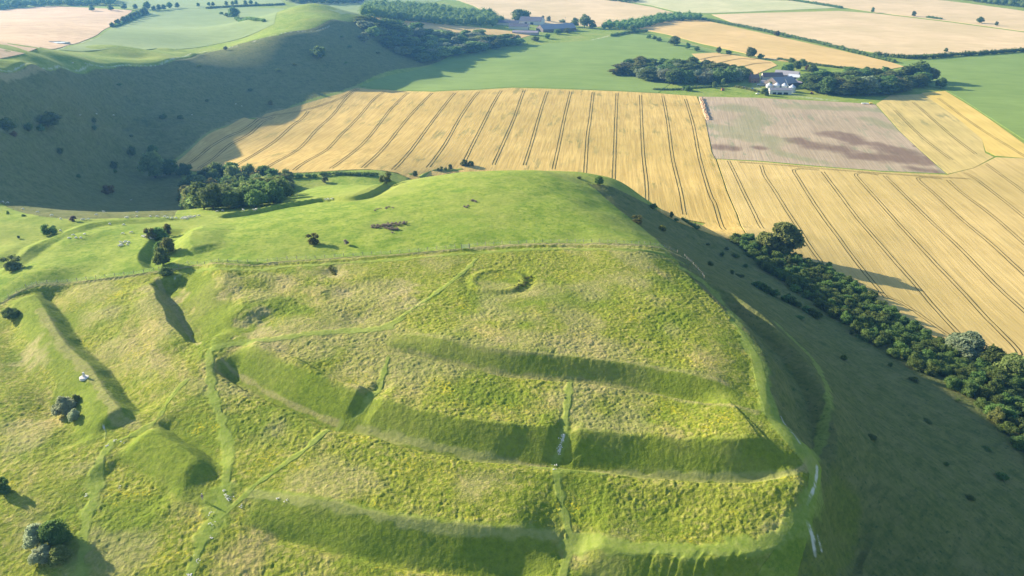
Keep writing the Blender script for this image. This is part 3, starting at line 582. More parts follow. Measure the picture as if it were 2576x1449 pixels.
drape_sheet('wheat_field', outl([(1600,72),(1690,50),(1765,50),(1900,80),(2100,124),(2240,157),(2275,168),(2225,177),(2100,168),(1950,152),(1850,129),(1760,109),(1680,87)]), [STUBF], .5, 22, 'golden wheat field between the hedge and the farm track', 'field')
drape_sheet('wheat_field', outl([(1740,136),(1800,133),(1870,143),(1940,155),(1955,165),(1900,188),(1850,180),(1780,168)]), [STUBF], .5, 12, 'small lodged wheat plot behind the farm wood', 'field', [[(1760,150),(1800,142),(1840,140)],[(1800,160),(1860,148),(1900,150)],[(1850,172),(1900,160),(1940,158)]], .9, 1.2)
drape_sheet('stubble_field', outl([(1790,37),(1900,33),(2110,28),(2200,34),(2400,58),(2576,82),(3000,130),(3000,116),(2576,126),(2250,140),(2150,125),(2000,93),(1850,60)]), [STUB], .4, 26, 'wide pale stubble field above the long hedge', 'field')
drape_sheet('stubble_field', outl([(2000,-4),(2110,17),(2200,31),(2400,55),(2576,79),(3000,113),(3000,50),(2576,28),(2430,8),(2300,-6)]), [STUB], .4, 30, 'pale stubble field in the upper right corner', 'field')
drape_sheet('hay_field', outl([(1700,-8),(1990,2),(2105,20),(1900,29),(1790,33),(1717,33),(1640,14),(1560,0)]), [STRIPE], .4, 30, 'faintly striped pale green hay field at the top', 'field')
drape_sheet('stubble_field', outl([(1130,-6),(1450,-6),(1560,4),(1640,18),(1712,36),(1690,42),(1600,60),(1500,68),(1420,62),(1300,62),(1250,45),(1190,14)]), [STUB], .4, 26, 'pale pinkish stubble field behind the upper farm', 'field')
drape_sheet('stubble_field', outl([(-420,40),(0,26),(120,16),(333,27),(300,56),(245,88),(140,123),(60,136),(0,148),(-420,190)]), [STUBL], .4, 24, 'tan stubble field in the upper left corner', 'field')
drape_sheet('green_field', outl([(150,126),(250,94),(300,64),(380,30),(450,22),(640,18),(715,22),(690,60),(640,84),(560,108),(450,124),(300,118)]), [GRN2], .25, 24, 'pale green field on the plateau behind the western ridge', 'field')
drape_sheet('wheat_field', outl([(935,42),(1050,54),(1200,69),(1280,78),(1340,88),(1300,100),(1180,84),(1050,68),(950,50)]), [STUBF], .4, 20, 'narrow strip of wheat in front of the long plantation', 'field')
drape_sheet('green_field', outl([(720,-6),(1080,-6),(1190,8),(1130,-2),(940,20),(920,40),(860,36),(790,14)]), [GRN2], .25, 24, 'hazy green meadow left of the long plantation', 'field')
drape_sheet('green_field', outl([(270,6),(500,-6),(700,-6),(720,14),(520,20),(400,24),(330,22)]), [GRN2], .25, 26, 'hazy green meadow behind the far hedgerow', 'field')
# ------------------------------------------------------------------ trees and bushes
def leaf_mat(name, dark, light, vary=.25):
    t = NT(name, .9, .08); oi = t.n('ShaderNodeObjectInfo'); tc = t.n('ShaderNodeTexCoord')
    f = t.noise(9, 3, .6, vec=tc.outputs['Object']); c = t.mix(t.ramp(f, [(.3, 0.0), (.7, 1.0)]), dark, light)
    h = t.n('ShaderNodeHueSaturation'); t.l(c, h.inputs['Color'])
    t.l(t.math('ADD', t.math('MULTIPLY', oi.outputs['Random'], vary*2), 1-vary), h.inputs['Value'])
    t.l(t.math('ADD', t.math('MULTIPLY', oi.outputs['Random'], .05), .475), h.inputs['Hue'])
    t.out(h.outputs[0]); tr = t.n('ShaderNodeBsdfTranslucent'); mx = t.n('ShaderNodeMixShader'); mx.inputs[0].default_value = .5
    t.l(h.outputs[0], tr.inputs['Color']); t.l(t.b.outputs[0], mx.inputs[1]); t.l(tr.outputs[0], mx.inputs[2]); t.l(mx.outputs[0], t.t.nodes['Material Output'].inputs['Surface'])
    return t.m
LEAF = {'dark': leaf_mat('foliage_dark_green', (.075, .13, .035), (.155, .225, .065)), 'mid': leaf_mat('foliage_green', (.085, .145, .034), (.18, .25, .07)),
 'light': leaf_mat('foliage_light_green', (.15, .22, .06), (.30, .36, .12)), 'grey': leaf_mat('foliage_grey_green', (.15, .19, .10), (.30, .34, .20)),
 'olive': leaf_mat('foliage_olive', (.10, .12, .035), (.20, .22, .075)), 'autumn': leaf_mat('foliage_rust', (.11, .07, .025), (.24, .16, .07)),
 'pale': leaf_mat('foliage_pale_willow', (.24, .29, .16), (.44, .48, .30)), 'purple': leaf_mat('thistle_grey_purple', (.16, .13, .11), (.30, .25, .20)), 'yellow': leaf_mat('foliage_yellow_green', (.12, .14, .02), (.25, .26, .05))}
M_BARK = plain('grey_bark', (.10, .085, .065), .95, .4, 3)
def ico(sub):
    bm = bmesh.new(); bmesh.ops.create_icosphere(bm, subdivisions=sub, radius=1.0)
    v = np.array([tuple(x.co) for x in bm.verts]); f = np.array([[x.index for x in p.verts] for p in bm.faces]); bm.free(); return v, f
ICO = {k: ico(k) for k in (1, 2, 3)}
def n3(p, s):
    return vnoise(p[:, 0]*s+17+p[:, 2]*s*.7, p[:, 1]*s+5-p[:, 2]*s*.6)+.5*vnoise(p[:, 0]*s*2.1+3, p[:, 2]*s*2.1+p[:, 1]*s)-.75
def crown_data(clumps, rg, cards, size, sub=2, body=.86):
    vs = []; fs = []; n = 0; tot = sum(c[3]**2 for c in clumps)
    for c in clumps:
        v, f = ICO[sub]; ce = np.array(c[:3]); r = c[3]; sq = np.array([1, 1, c[4] if len(c) > 4 else .85])
        p = v*(1+.42*n3(v*1.0+ce*3, 2.3)[:, None])*r*body*sq+ce
        vs.append(p); fs.append(f+n); n += len(p)
    tri = np.vstack(fs); qs = []
    for c in clumps:
        k = max(6, int(cards*c[3]**2/tot)); ce = np.array(c[:3]); r = c[3]; sq = np.array([1, 1, c[4] if len(c) > 4 else .85])
        d = rg.normal(size=(k, 3)); d /= np.linalg.norm(d, axis=1)[:, None]; d[:, 2] = np.where(d[:, 2] < -.55, -d[:, 2], d[:, 2])
        p = d*(1+.42*n3(d+ce*3, 2.3)[:, None])*r*sq*(rg.uniform(.86, 1.24, k)**1.0)[:, None]+ce
        nn = d+rg.normal(size=(k, 3))*.8; nn /= np.linalg.norm(nn, axis=1)[:, None]
        a = np.cross(nn, rg.normal(size=(k, 3))); a /= np.linalg.norm(a, axis=1)[:, None]+1e-9; b = np.cross(nn, a); s = (size*rg.uniform(.6, 1.3, k))[:, None]
        q = np.stack([p-a*s-b*s*.6, p+a*s-b*s*.45, p+a*s*.7+b*s*.7, p-a*s*.75+b*s*.6], 1)
        vs.append(q.reshape(-1, 3)); qs.append(n+np.arange(4*k).reshape(k, 4)); n += 4*k
    return np.vstack(vs), np.vstack(qs), tri
def trunk_data(h, r, limbs, rg):
    V = []; F = []
    def tube(a, b, ra, rb, seg=6):
        a = Vector(a); b = Vector(b); d = (b-a).normalized(); u = d.orthogonal().normalized(); w = d.cross(u); o = len(V)
        for c, rr_ in ((a, ra), ((a+b)/2+u*ra*.3, (ra+rb)/2), (b, rb)):
            for k in range(seg): t = 2*math.pi*k/seg; V.append(tuple(c+(u*math.cos(t)+w*math.sin(t))*rr_))
        for ring in (0, 1):
            for k in range(seg): F.append((o+ring*seg+k, o+ring*seg+(k+1) % seg, o+(ring+1)*seg+(k+1) % seg, o+(ring+1)*seg+k))
    tube((0, 0, -.04), (rg.normal()*.01, rg.normal()*.01, h), r, r*.6)
    for c in limbs: tube((0, 0, h*rg.uniform(.6, .98)), (c[0]*.8, c[1]*.8, c[2]), r*.5, r*.15, 5)
    return V, F
PROTO = {}
def proto(kind, seed, cards, size, sub=2):
    """unit-height crown and trunk meshes"""
    rg = np.random.default_rng(seed); cl = []
    if kind == 'tree':
        cl.append((0, 0, .56, .31, 1.0)); cl.append((.12, .05, .30, .2)); cl.append((-.1, -.1, .27, .2))
        for k in range(9): a = rg.uniform(0, 6.283); rad = rg.uniform(.17, .30); z = rg.uniform(.24, .80); w = 1-max(0, z-.55)*1.6; cl.append((math.cos(a)*rad*w, math.sin(a)*rad*w, z, rg.uniform(.13, .19)))
        cl.append((rg.normal()*.05, rg.normal()*.05, .86, .13)); th, tr = .42, .028
    elif kind == 'tall':
        for k in range(11): a = rg.uniform(0, 6.283); z = .22+.07*k; rad = rg.uniform(.04, .16)*(1.25-z*.8); cl.append((math.cos(a)*rad, math.sin(a)*rad, z, rg.uniform(.11, .17)))
        th, tr = .3, .022
    elif kind == 'open':   # hawthorn with gaps
        for k in range(15): a = rg.uniform(0, 6.283); rad = rg.uniform(.05, .46); z = rg.uniform(.25, .84)-rad*.25; cl.append((math.cos(a)*rad, math.sin(a)*rad, z, rg.uniform(.14, .24)))
        th, tr = .45, .04
    elif kind == 'double':
        for ox, oz, R0 in ((-.22, .44, .19), (.12, .62, .22), (.25, .38, .17), (-.02, .3, .2), (.02, .8, .14)):
            cl.append((ox, 0, oz, R0))
            for k in range(4): a = rg.uniform(0, 6.283); cl.append((ox+math.cos(a)*R0*.7, math.sin(a)*R0*.8, oz+rg.uniform(-.1, .12), R0*.55))
        th, tr = .4, .028
    else:                  # bush: a dome reaching the ground
        cl.append((0, 0, .38, .42, .9))
        for k in range(8): a = rg.uniform(0, 6.283); rad = rg.uniform(.25, .48); z = rg.uniform(.2, .62); cl.append((math.cos(a)*rad, math.sin(a)*rad, z, rg.uniform(.18, .28)))
        cl.append((rg.normal()*.1, rg.normal()*.1, .74, .22)); th, tr = .3, .04
    v, q, t = crown_data(cl, rg, cards, size, sub, (.84 if kind != 'open' else .72)*(.74 if sub == 3 else 1))
    v[:, 2] -= 0
    cm = quick_mesh('crown', v, q, t); sm = np.zeros(len(cm.polygons), bool); sm[len(q):] = True; cm.polygons.foreach_set('use_smooth', sm); cm.update()
    tv, tf = trunk_data(th, tr, [c for c in cl[1:5]], rg); tm = bpy.data.meshes.new('trunk'); tm.from_pydata(tv, [], tf); tm.materials.append(M_BARK); tm.update()
    return cm, tm
def get_proto(kind, detail, var, col):
    key = (kind, detail, var, col)
    if key not in PROTO:
        base = (kind, detail, var)
        if base not in PROTO:
            cards, size = {'far': (700, .052), 'mid': (1700, .04), 'near': (8500, .032)}[detail]
            PROTO[base] = proto(kind, 100+var*7+len(kind)*13, cards, size, {'far': 1, 'mid': 2, 'near': 3}[detail])
        cm, tm = PROTO[base]; c2 = cm.copy(); c2.materials.append(LEAF[col]); PROTO[key] = (c2, tm)
    return PROTO[key]
def tree(x, y, H, Wd, kind='tree', col='mid', detail='far', var=0, name='tree', label=None, cat='tree', group=None, rz=None, sink=.02, lean=0.0):
    cm, tm = get_proto(kind, detail, var, col)
    e = empty(name, (x, y, gz(x, y)-sink*H), random.uniform(0, 6.28) if rz is None else rz)
    natural = {'tree': .84, 'tall': .42, 'open': 1.15, 'double': .86, 'bush': 1.25}[kind]
    s = Wd/(natural*H) if Wd else 1.0
    e.scale = (H*s, H*s, H)
    if lean: e.rotation_euler[1] = lean
    for nm, m in (('trunk', tm), ('crown', cm)):
        o = bpy.data.objects.new(nm, m); COL.objects.link(o); o.parent = e
    return tag(e, label, cat, group)
def put(px, py, hpx, wpx, kind, col, label, name='tree', cat='tree', detail='mid', var=None, group=None, rz=None):
    p = at(px, py); d = math.sqrt(p.x**2+p.y**2+(CZ-p.z)**2); el = math.asin((CZ-p.z)/d)
    w = wpx*d/FPX; H = max(.3, (hpx*d/FPX-.35*w*math.sin(el)*.6)/math.cos(el))
    return tree(p.x, p.y, H, w, kind, col, detail, random.randrange(3) if var is None else var, name, label, cat, group, 0.0 if kind == 'double' else rz)
def wood(px, spacing, hm, cols, kinds, label, group, name='tree', cat='tree', detail='far', wfac=1.15, limit=300, hvar=.22, seed=1, extra=None):
    poly = ghit(px)
    if extra is not None: poly = np.vstack([poly, extra])
    lo = poly.min(0); hi = poly.max(0); rg = np.random.default_rng(seed); pts = []
    cand = rg.uniform(lo, hi, size=(24000, 2)); cand = cand[inside(poly, cand[:, 0], cand[:, 1])]
    arr = np.zeros((0, 2))
    for c in cand:
        if len(arr) == 0 or ((arr-c)**2).sum(1).min() > spacing*spacing: arr = np.vstack([arr, c])
        if len(arr) >= limit: break
    for c in arr:
        H = hm*rg.uniform(1-hvar, 1+hvar)
        tree(c[0], c[1], H, spacing*wfac*rg.uniform(.95, 1.3), kinds[rg.integers(len(kinds))], cols[rg.integers(len(cols))], detail, int(rg.integers(4)), name, label, cat, group)
    print('wood', group, len(arr)); return arr
def thicket(name, line_xy, height, width, col, label, cat='hedge', seed=0, size=.35, dens=1.0, kind=None):
    """hedge: one bushy body along a line"""
    rg = np.random.default_rng(seed); ln = spline(line_xy, width*.55); c = ln.mean(0); z0 = gz(c[0], c[1]); zz = quick_ground(ln[:, 0], ln[:, 1])
    cl = [(p[0]-c[0]+rg.normal()*width*.1, p[1]-c[1]+rg.normal()*width*.1, z-z0+height*.42, max(width, height)*.52*rg.uniform(.8, 1.2), .95*height/max(width, height)*rg.uniform(.8, 1.2)) for p, z in zip(ln, zz)]
    v, q, t = crown_data(cl, rg, int(len(cl)*42*dens), size, 1, .9)
    me = quick_mesh(name, v, q, t); me.materials.append(LEAF[col]); me.update()
    o = bpy.data.objects.new(name, me); COL.objects.link(o); o.location = (c[0], c[1], z0)
    return tag(o, label, cat, kind=kind)
def hedge(px, height, width, col, label, **k): return thicket('hedge', ghit(px), height, width, col, label, **k)

# woods
wood([(470,478),(530,455),(620,447),(700,450),(722,468),(712,505),(650,522),(560,530),(500,534),(472,515)], 9.2, 11.5, ['dark','mid','light','mid','olive'], ['tree','bush','tree'], 'tree in the round dark copse below the wheat field', 'trees of the round copse left of the grassy spur', detail='mid', wfac=1.25, seed=4)
wood([(905,57),(985,70),(1100,91),(1200,99),(1290,107),(1310,113),(1250,124),(1130,142),(1050,160),(1018,140),(965,112),(920,80)], 20, 13.5, ['dark','mid','light','dark','grey'], ['tree','tree','tall'], 'tree of the dense wood on the end of the western ridge', 'trees on the end of the western ridge', seed=5, wfac=1.15)
wood([(1552,188),(1650,207),(1720,213),(1800,212),(1868,206),(1880,198),(1800,184),(1700,176),(1600,168)], 15.5, 16.5, ['dark','mid','dark','olive','grey'], ['tree','tree','tall', 'bush'], 'tree of the dark wood left of the lower farm', 'trees of the wood left of the lower farm', seed=7, wfac=1.25, detail='mid')
wood([(2030,228),(2070,238),(2150,243),(2215,243),(2280,228),(2336,214),(2342,204),(2250,204),(2100,212),(2035,214)], 15.5, 17, ['dark','mid','olive','dark'], ['tree','tree','tall'], 'tree of the dark wood right of the lower farm', 'trees of the wood right of the lower farm', seed=8, wfac=1.25, detail='mid')
HW = ghit([(1832,604),(1915,670),(2068,778),(2222,886),(2422,992),(2535,1095),(2580,1150),(2620,1180)]); HE = ghit([(2640,980),(2530,925),(2440,893),(2340,855),(2235,790),(2130,716),(2070,675),(1990,650),(1925,622),(1880,600)])
poly = np.vstack([HW, HE])
def wood_world(poly, spacing, limit, seed):
    rg = np.random.default_rng(seed); lo = poly.min(0); hi = poly.max(0); cand = rg.uniform(lo, hi, size=(30000, 2)); cand = cand[inside(poly, cand[:, 0], cand[:, 1])]; arr = np.zeros((0, 2))
    for c in cand:
        if len(arr) == 0 or ((arr-c)**2).sum(1).min() > spacing*spacing: arr = np.vstack([arr, c])
        if len(arr) >= limit: break
    return arr
arr = wood_world(poly, 5.0, 295, 11); rgw = np.random.default_rng(12)
for c in arr:
    tree(c[0], c[1], rgw.uniform(3.2, 6.4), rgw.uniform(5.6, 8.0), ['bush', 'bush', 'bush'][rgw.integers(3)], ['dark', 'mid', 'mid', 'light'][rgw.choice(4, p=[.55, .34, .1, .01])], 'mid', int(rgw.integers(4)), 'bush', 'bush of the dense scrub belt at the foot of the shaded slope', 'bush', 'bushes of the scrub belt below the shaded slope')
print('scrub', len(arr))
# far woods that read as one mass
def far_mass(px, sp, hm, col, label, seed):
    poly = ghit(px); pts = wood_world(poly, sp, 400, seed); rg = np.random.default_rng(seed); c = pts.mean(0); z0 = gz(*c)
    cl = []
    for p in pts:
        z = gz(*p)-z0; h = hm*rg.uniform(.75, 1.2); cl.append((p[0]-c[0], p[1]-c[1], z+h*.55, sp*.62, .8*h/sp*.95))
    v, q, t = crown_data(cl, rg, len(cl)*60, .8, 1, .9); me = quick_mesh('woodland', v, q, t); me.materials.append(LEAF[col]); me.update()
    o = bpy.data.objects.new('woodland', me); COL.objects.link(o); o.location = (*c, z0); tag(o, label, 'wood', kind='stuff'); print('mass', len(pts))
far_mass([(0,26),(60,20),(120,17),(280,14),(290,2),(150,-4),(0,-4),(-100,10)], 16, 14, 'dark', 'far dark wood at the top left corner', 21)
far_mass([(2400,-3),(2450,6),(2576,20),(2700,32),(2700,2),(2576,-4)], 15, 13, 'dark', 'far wood at the top right corner', 22)
far_mass([(722,8),(760,10),(830,12),(905,8),(905,-3),(722,-4)], 16, 14, 'dark', 'far wood at the top edge beside the green knoll', 23)
far_mass([(1530,2),(1570,6),(1600,6),(1600,-1),(1530,-3)], 16, 9, 'dark', 'small far copse on the top edge above the hay field', 24)
far_mass([(915,46),(992,52),(1092,62),(1176,66),(1239,68),(1262,58),(1235,44),(1100,28),(990,20),(925,22)], 14, 16, 'mid', 'long dark plantation across the top of the picture', 25)
far_mass([(1518,74),(1600,76),(1690,54),(1765,52),(1745,43),(1680,44),(1590,62),(1530,66)], 11, 12, 'mid', 'narrow belt of trees right of the upper farm', 26)
# hedges
hedge([(1768,50),(1900,75),(2050,108),(2150,133),(2250,158)], 5, 7, 'dark', 'long straight hedge running down between the pale fields', seed=31, size=.7)
hedge([(2200,140),(2300,148),(2400,142),(2480,137),(2576,130),(2700,124)], 6.5, 8, 'dark', 'thick dark hedge behind the right green field', seed=32, size=.7)
hedge([(1985,1),(2060,12),(2115,21)], 5, 7, 'dark', 'short far hedge at the corner of the hay field', seed=33, size=.8)
hedge([(2332,45),(2349,47),(2366,49)], 4, 6, 'dark', 'short clipped hedge fragment in the far stubble', seed=34, size=.7)
hedge([(1540,92),(1580,84),(1625,80)], 4.5, 6, 'dark', 'hedge beside the chalk track by the upper farm', seed=35, size=.7)
hedge([(1960,150),(2020,160),(2100,170),(2160,176)], 3, 5, 'mid', 'low hedge behind the lower farm paddock', seed=36, size=.6)
hedge([(520,22),(600,17),(680,14),(715,12)], 3.5, 6, 'dark', 'far hedge between the hazy meadows', seed=37, size=.8)
hedge([(595,47),(630,50),(663,54)], 4, 7, 'mid', 'scrubby hedge below the lone tree on the plateau', seed=38, size=.6)
hedge([(730,448),(760,446),(792,446)], 3.4, 4.5, 'mid', 'hedge between the round copse and the wheat field', seed=39, size=.3, dens=1.6)
hedge([(812,441),(850,440),(905,441),(945,443)], 3.0, 4.5, 'mid', 'hedge along the lower edge of the wheat field left of the spur', seed=40, size=.3, dens=1.6)
hedge([(1720,556),(1735,566),(1752,576)], 2.2, 3.5, 'dark', 'dark hedge at the foot of the shaded slope by the wheat', seed=41, size=.25, dens=1.6)
hedge([(1645,226),(1700,226),(1760,221),(1830,218)], 2.5, 4, 'light', 'ragged pale hedge in front of the left farm wood', seed=42, size=.35)
hedge([(1850,219),(1880,225),(1908,232)], 2.5, 5, 'olive', 'ragged scrub between paddock and white silo shed', seed=43, size=.35)
hedge([(283,69),(312,58),(345,44),(372,34)], 3.5, 5, 'dark', 'hedge under the row of round trees beside the green plateau field', seed=44, size=.7)
# single trees and bushes: (x, y of the foot in the frame, height, width in frame pixels, shape, colour, name, label)
SING = [
 (391,447,66,58,'tree','light','tree','tall pale green tree at the head of the copse lit by the sun','mid'),
 (428,440,38,44,'tree','dark','tree','dark tree right beside the tall pale green tree','mid'),(466,440,30,34,'bush','dark','bush','dark bush between the pale tree and the round copse','mid'),
 (384,389,26,26,'bush','dark','bush','dark round bush directly above the tall pale green tree','far'),(333,391,24,20,'bush','dark','bush','dark upright bush up the shaded combe from the pale tree','far'),
 (288,425,20,18,'bush','dark','bush','small dark bush with a smaller one below it in the combe','far'),(290,435,10,10,'bush','dark','bush','smallest bush just under another in the shaded combe','far'),
 (274,487,22,28,'bush','autumn','bush','rust brown bush low in the shaded combe','mid'),(152,387,15,16,'bush','dark','bush','lone dark bush in the middle of the shaded combe','far'),
 (20,330,30,36,'tree','dark','tree','dark round tree at the left end of the combe terrace','far'),(74,331,22,20,'bush','dark','bush','dark bush second from the left on the combe terrace','far'),
 (104,331,18,18,'bush','dark','bush','dark bush third from the left on the combe terrace','far'),(120,316,32,60,'bush','dark','bush','broad dark thicket above the combe terrace','far'),
 (37,344,14,16,'bush','autumn','bush','small russet bush under the dark tree on the left edge','far'),(237,309,13,12,'bush','dark','bush','upper of two small bushes on the combe terrace','far'),
 (239,328,13,12,'bush','dark','bush','lower of two small bushes on the combe terrace','far'),(412,300,14,18,'bush','dark','bush','left of two dark bushes above the terrace line','far'),(455,300,12,16,'bush','dark','bush','right of two dark bushes above the terrace line','far'),
 (682,265,14,11,'bush','yellow','bush','small yellow green bush at the foot of the western ridge','far'),(568,126,10,10,'bush','olive','bush','tiny bush on the crest path of the western ridge','far'),
 (800,146,30,42,'bush','dark','bush','large dark bush on the upper shaded ridge slope','far'),(917,106,24,28,'tree','grey','tree','pale grey green tree standing out on the wooded ridge end','far'),
 (1000,136,18,20,'tree','grey','tree','pale tree low on the wooded ridge end','far'),(1090,126,22,28,'tree','grey','tree','pale crown near the front of the ridge end wood','far'),(1300,110,22,22,'tree','grey','tree','pale tree at the right tip of the ridge end wood','far'),
 (123,590,24,38,'open','mid','bush','dark spreading hawthorn on the bank near the left edge','mid'),(35,676,32,50,'open','olive','bush','dark brownish half bare bush on the left edge bank','mid'),(186,557,14,16,'open','purple','bush','bare twiggy bush at the rim of the combe','mid'),
 (790,613,28,38,'open','olive','bush','dark rounded hawthorn alone on the spur','mid'),(871,615,15,14,'open','purple','bush','small dead looking bush right of the lone hawthorn','mid'),
 (410,668,46,38,'tree','mid','tree','lowest hawthorn of the row in the ditch','mid'),(425,640,42,34,'tree','olive','tree','second hawthorn from the bottom of the ditch row','mid'),(405,642,34,30,'tree','mid','tree','leafy hawthorn on the left side of the ditch row','mid'),
 (402,605,34,36,'tree','mid','tree','broad hawthorn at the upper part of the ditch row','mid'),(380,600,28,30,'open','olive','tree','leftmost hawthorn beside the huddled sheep','mid'),(425,590,28,24,'open','olive','tree','topmost dark hawthorn of the ditch row','mid'),
 (415,692,20,38,'bush','dark','bush','low dark bramble in the ditch just below the fence','mid'),(31,798,24,40,'bush','mid','bush','round green bush on the outer bank at the left edge','near'),
 (165,1040,40,46,'bush','pale','bush','grey green willow scrub on the outer left bank','near'),(186,1056,26,26,'bush','pale','bush','small grey green sapling below the willow scrub','near'),(192,1010,18,18,'bush','light','bush','small green bush right above the willow scrub','near'),
 (12,1238,34,32,'open','mid','bush','dark bush cut by the left edge in the foreground','near'),
 (146,1360,54,64,'bush','mid','bush','biggest dark bush of the foreground cluster','near'),(94,1372,48,50,'bush','pale','bush','grey green willow left in the foreground cluster','near'),
 (104,1408,34,50,'bush','pale','bush','low grey willow front left of the foreground cluster','near'),(150,1412,34,46,'bush','light','bush','feathery green bush front right of the foreground cluster','near'),
 (1108,430,12,18,'open','olive','tree','leftmost small thorn on the spur skyline','mid'),(1121,428,8,9,'open','olive','bush','tiny thorn between two larger ones on the skyline','mid'),(1133,427,15,12,'tree','olive','tree','third small thorn on the spur skyline','mid'),
 (1168,418,18,20,'tree','olive','tree','leafy thorn of the pair at the hill brow','mid'),(1186,418,15,22,'open','dark','tree','dark leaning thorn of the pair at the hill brow','mid'),(1044,445,16,15,'tree','olive','tree','small thorn alone on the ditch bank below the skyline','mid'),
 (972,462,32,34,'open','olive','tree','largest thorn on the bank above the little meadow','mid'),(819,460,16,18,'open','olive','tree','thorn in the little meadow below the wheat field','mid'),(1507,465,24,24,'tree','mid','tree','thorn at the right shoulder of the spur against the wheat','mid'),
 (1456,450,8,12,'bush','olive','bush','tiny bush on the spur brow left of the shoulder thorn','mid'),(1604,562,22,34,'open','olive','bush','yellow topped bush on the shaded edge of the spur','mid'),(1667,582,17,24,'open','yellow','bush','yellowish bush lower down the shaded spur edge','mid'),
 (1643,524,15,20,'bush','mid','bush','green bush at the wheat edge below the spur','mid'),(1689,549,16,8,'tall','dark','bush','thin dark bush at the wheat edge','mid'),(1700,556,8,16,'bush','mid','bush','low green bush by the dark hedge at the wheat edge','mid'),
 (1958,640,88,104,'double','light','tree','big two headed ash at the top of the scrub belt','near'),(2084,678,20,16,'tree','light','tree','small pale tree where the scrub belt meets the field','mid'),
 (2424,895,58,82,'tree','grey','tree','pale round tree near the lower end of the scrub belt','near'),(2490,925,50,60,'tree','dark','tree','dark tree right of the pale round tree','mid'),(2548,950,56,70,'tree','light','tree','bright green tree at the right edge of the scrub belt','near'),
 (2365,222,24,25,'tree','dark','tree','single dark round tree on the green field right of the farm wood','mid'),(1888,146,26,26,'tree','dark','tree','large round tree in the wheat behind the lower farm','mid'),
 (1730,124,16,13,'tree','dark','tree','first small tree along the track hedge','far'),(1752,129,12,16,'tree','mid','tree','second small tree along the track hedge','far'),(1808,135,17,14,'tree','dark','tree','upright tree left of the large round tree','far'),
 (1834,137,11,19,'bush','mid','bush','broad bush between upright tree and large round tree','far'),(1914,147,12,18,'bush','mid','bush','bush right of the large round tree','far'),(1991,160,14,18,'tree','mid','tree','tree at the bend of the farm lane','far'),
 (1980,193,32,32,'tree','dark','tree','dense dark tree directly behind the farm barns','mid'),(2004,176,22,22,'tree','mid','tree','tree behind the dense dark farm tree','mid'),(2018,170,20,22,'tree','light','tree','light green tree in the farm garden','mid'),
 (2042,183,18,26,'tree','mid','tree','round green tree on the farm lawn','mid'),(2030,180,16,10,'tree','autumn','tree','copper leaved tree on the farm lawn','mid'),(2179,182,13,17,'tree','dark','tree','small tree behind the right farm wood','far'),
 (1925,240,20,22,'bush','mid','bush','bush at the left end of the white silo shed','mid'),(1936,222,16,12,'tree','light','tree','small pale tree among the farm sheds','mid'),(1798,222,17,15,'bush','mid','bush','left bush on the paddock before the farm wood','mid'),(1818,216,18,10,'tree','light','tree','slim sapling on the paddock','mid'),
 (1728,228,14,24,'bush','mid','bush','round bush at the left corner of the paddock','mid'),(2178,238,44,58,'tree','grey','tree','rounded paler tree at the front of the right farm wood','near'),(2305,205,46,52,'tree','mid','tree','tallest tree at the right end of the farm wood','mid'),
 (1954,92,14,16,'tree','olive','tree','tree growing out of the long straight hedge','far'),(2195,32,12,8,'tree','dark','tree','leftmost small tree in the upper right stubble','far'),(2298,42,12,10,'tree','dark','tree','small tree left of the hedge fragment','far'),
 (2464,59,14,16,'tree','dark','tree','round tree on the upper right field boundary','far'),(2506,65,9,8,'tree','dark','tree','tiny tree right of the round boundary tree','far'),(2379,131,9,9,'tree','dark','tree','little tree rising from the thick dark hedge','far'),
 (1310,54,30,50,'tree','mid','tree','great round tree behind the upper farm','mid'),(1446,68,22,22,'tree','mid','tree','dark round tree right of the upper farm','far'),(1470,70,32,32,'tree','light','tree','tall paler tree right of the upper farm','far'),(1490,72,20,20,'tree','mid','tree','low tree at the right end of the upper farm','far'),
 (1365,52,12,10,'tree','grey','tree','left thin tree behind the big farm shed','far'),(1380,55,14,12,'tree','grey','tree','right thin tree behind the big farm shed','far'),(1414,57,9,18,'bush','grey','bush','bush behind the ridge of the big farm shed','far'),
 (1403,86,13,22,'tree','mid','tree','left garden tree below the big farm shed','far'),(1428,83,12,20,'tree','mid','tree','right garden tree below the big farm shed','far'),(1375,97,13,20,'bush','mid','bush','bush by the front corner of the upper farm','far'),(1345,103,12,26,'bush','dark','bush','dark bush below the long low shed','far'),
 (1589,84,20,22,'tree','mid','tree','tree at the junction of the chalk tracks','far'),(1632,97,10,14,'bush','dark','bush','left of three small bushes by the curved track','far'),(1646,99,10,12,'bush','dark','bush','middle of three small bushes by the curved track','far'),(1657,104,11,14,'bush','dark','bush','right of three small bushes by the curved track','far'),
 (1696,114,22,30,'tree','dark','tree','dark round tree by the curved chalk track','far'),
 (591,46,26,27,'tree','dark','tree','lone dark tree on the green plateau field','far'),(573,42,10,20,'bush','mid','bush','bush left of the lone plateau tree','far'),(556,36,6,12,'bush','mid','bush','low bush furthest left on the plateau scrub','far'),
]
for s in SING: put(s[0], s[1], s[2], s[3], s[4], s[5], s[7], name=s[6], cat=s[6], detail=s[8])
for k, (px, py, h) in enumerate([(232,28,14),(279,27,14),(313,24,14),(341,24,12),(372,24,18),(387,28,12),(401,26,13),(413,25,12),(428,22,15),(446,20,12),(499,17,9),(526,15,9),(536,15,9),(570,14,10),(585,13,9),(594,12,11),(618,13,11),(631,12,11),(645,13,8)]):
    put(px, py, h, h*.95, 'tree', 'dark', 'round tree of the far hedgerow across the top left', name='tree', detail='far', group='trees of the far hedgerow')
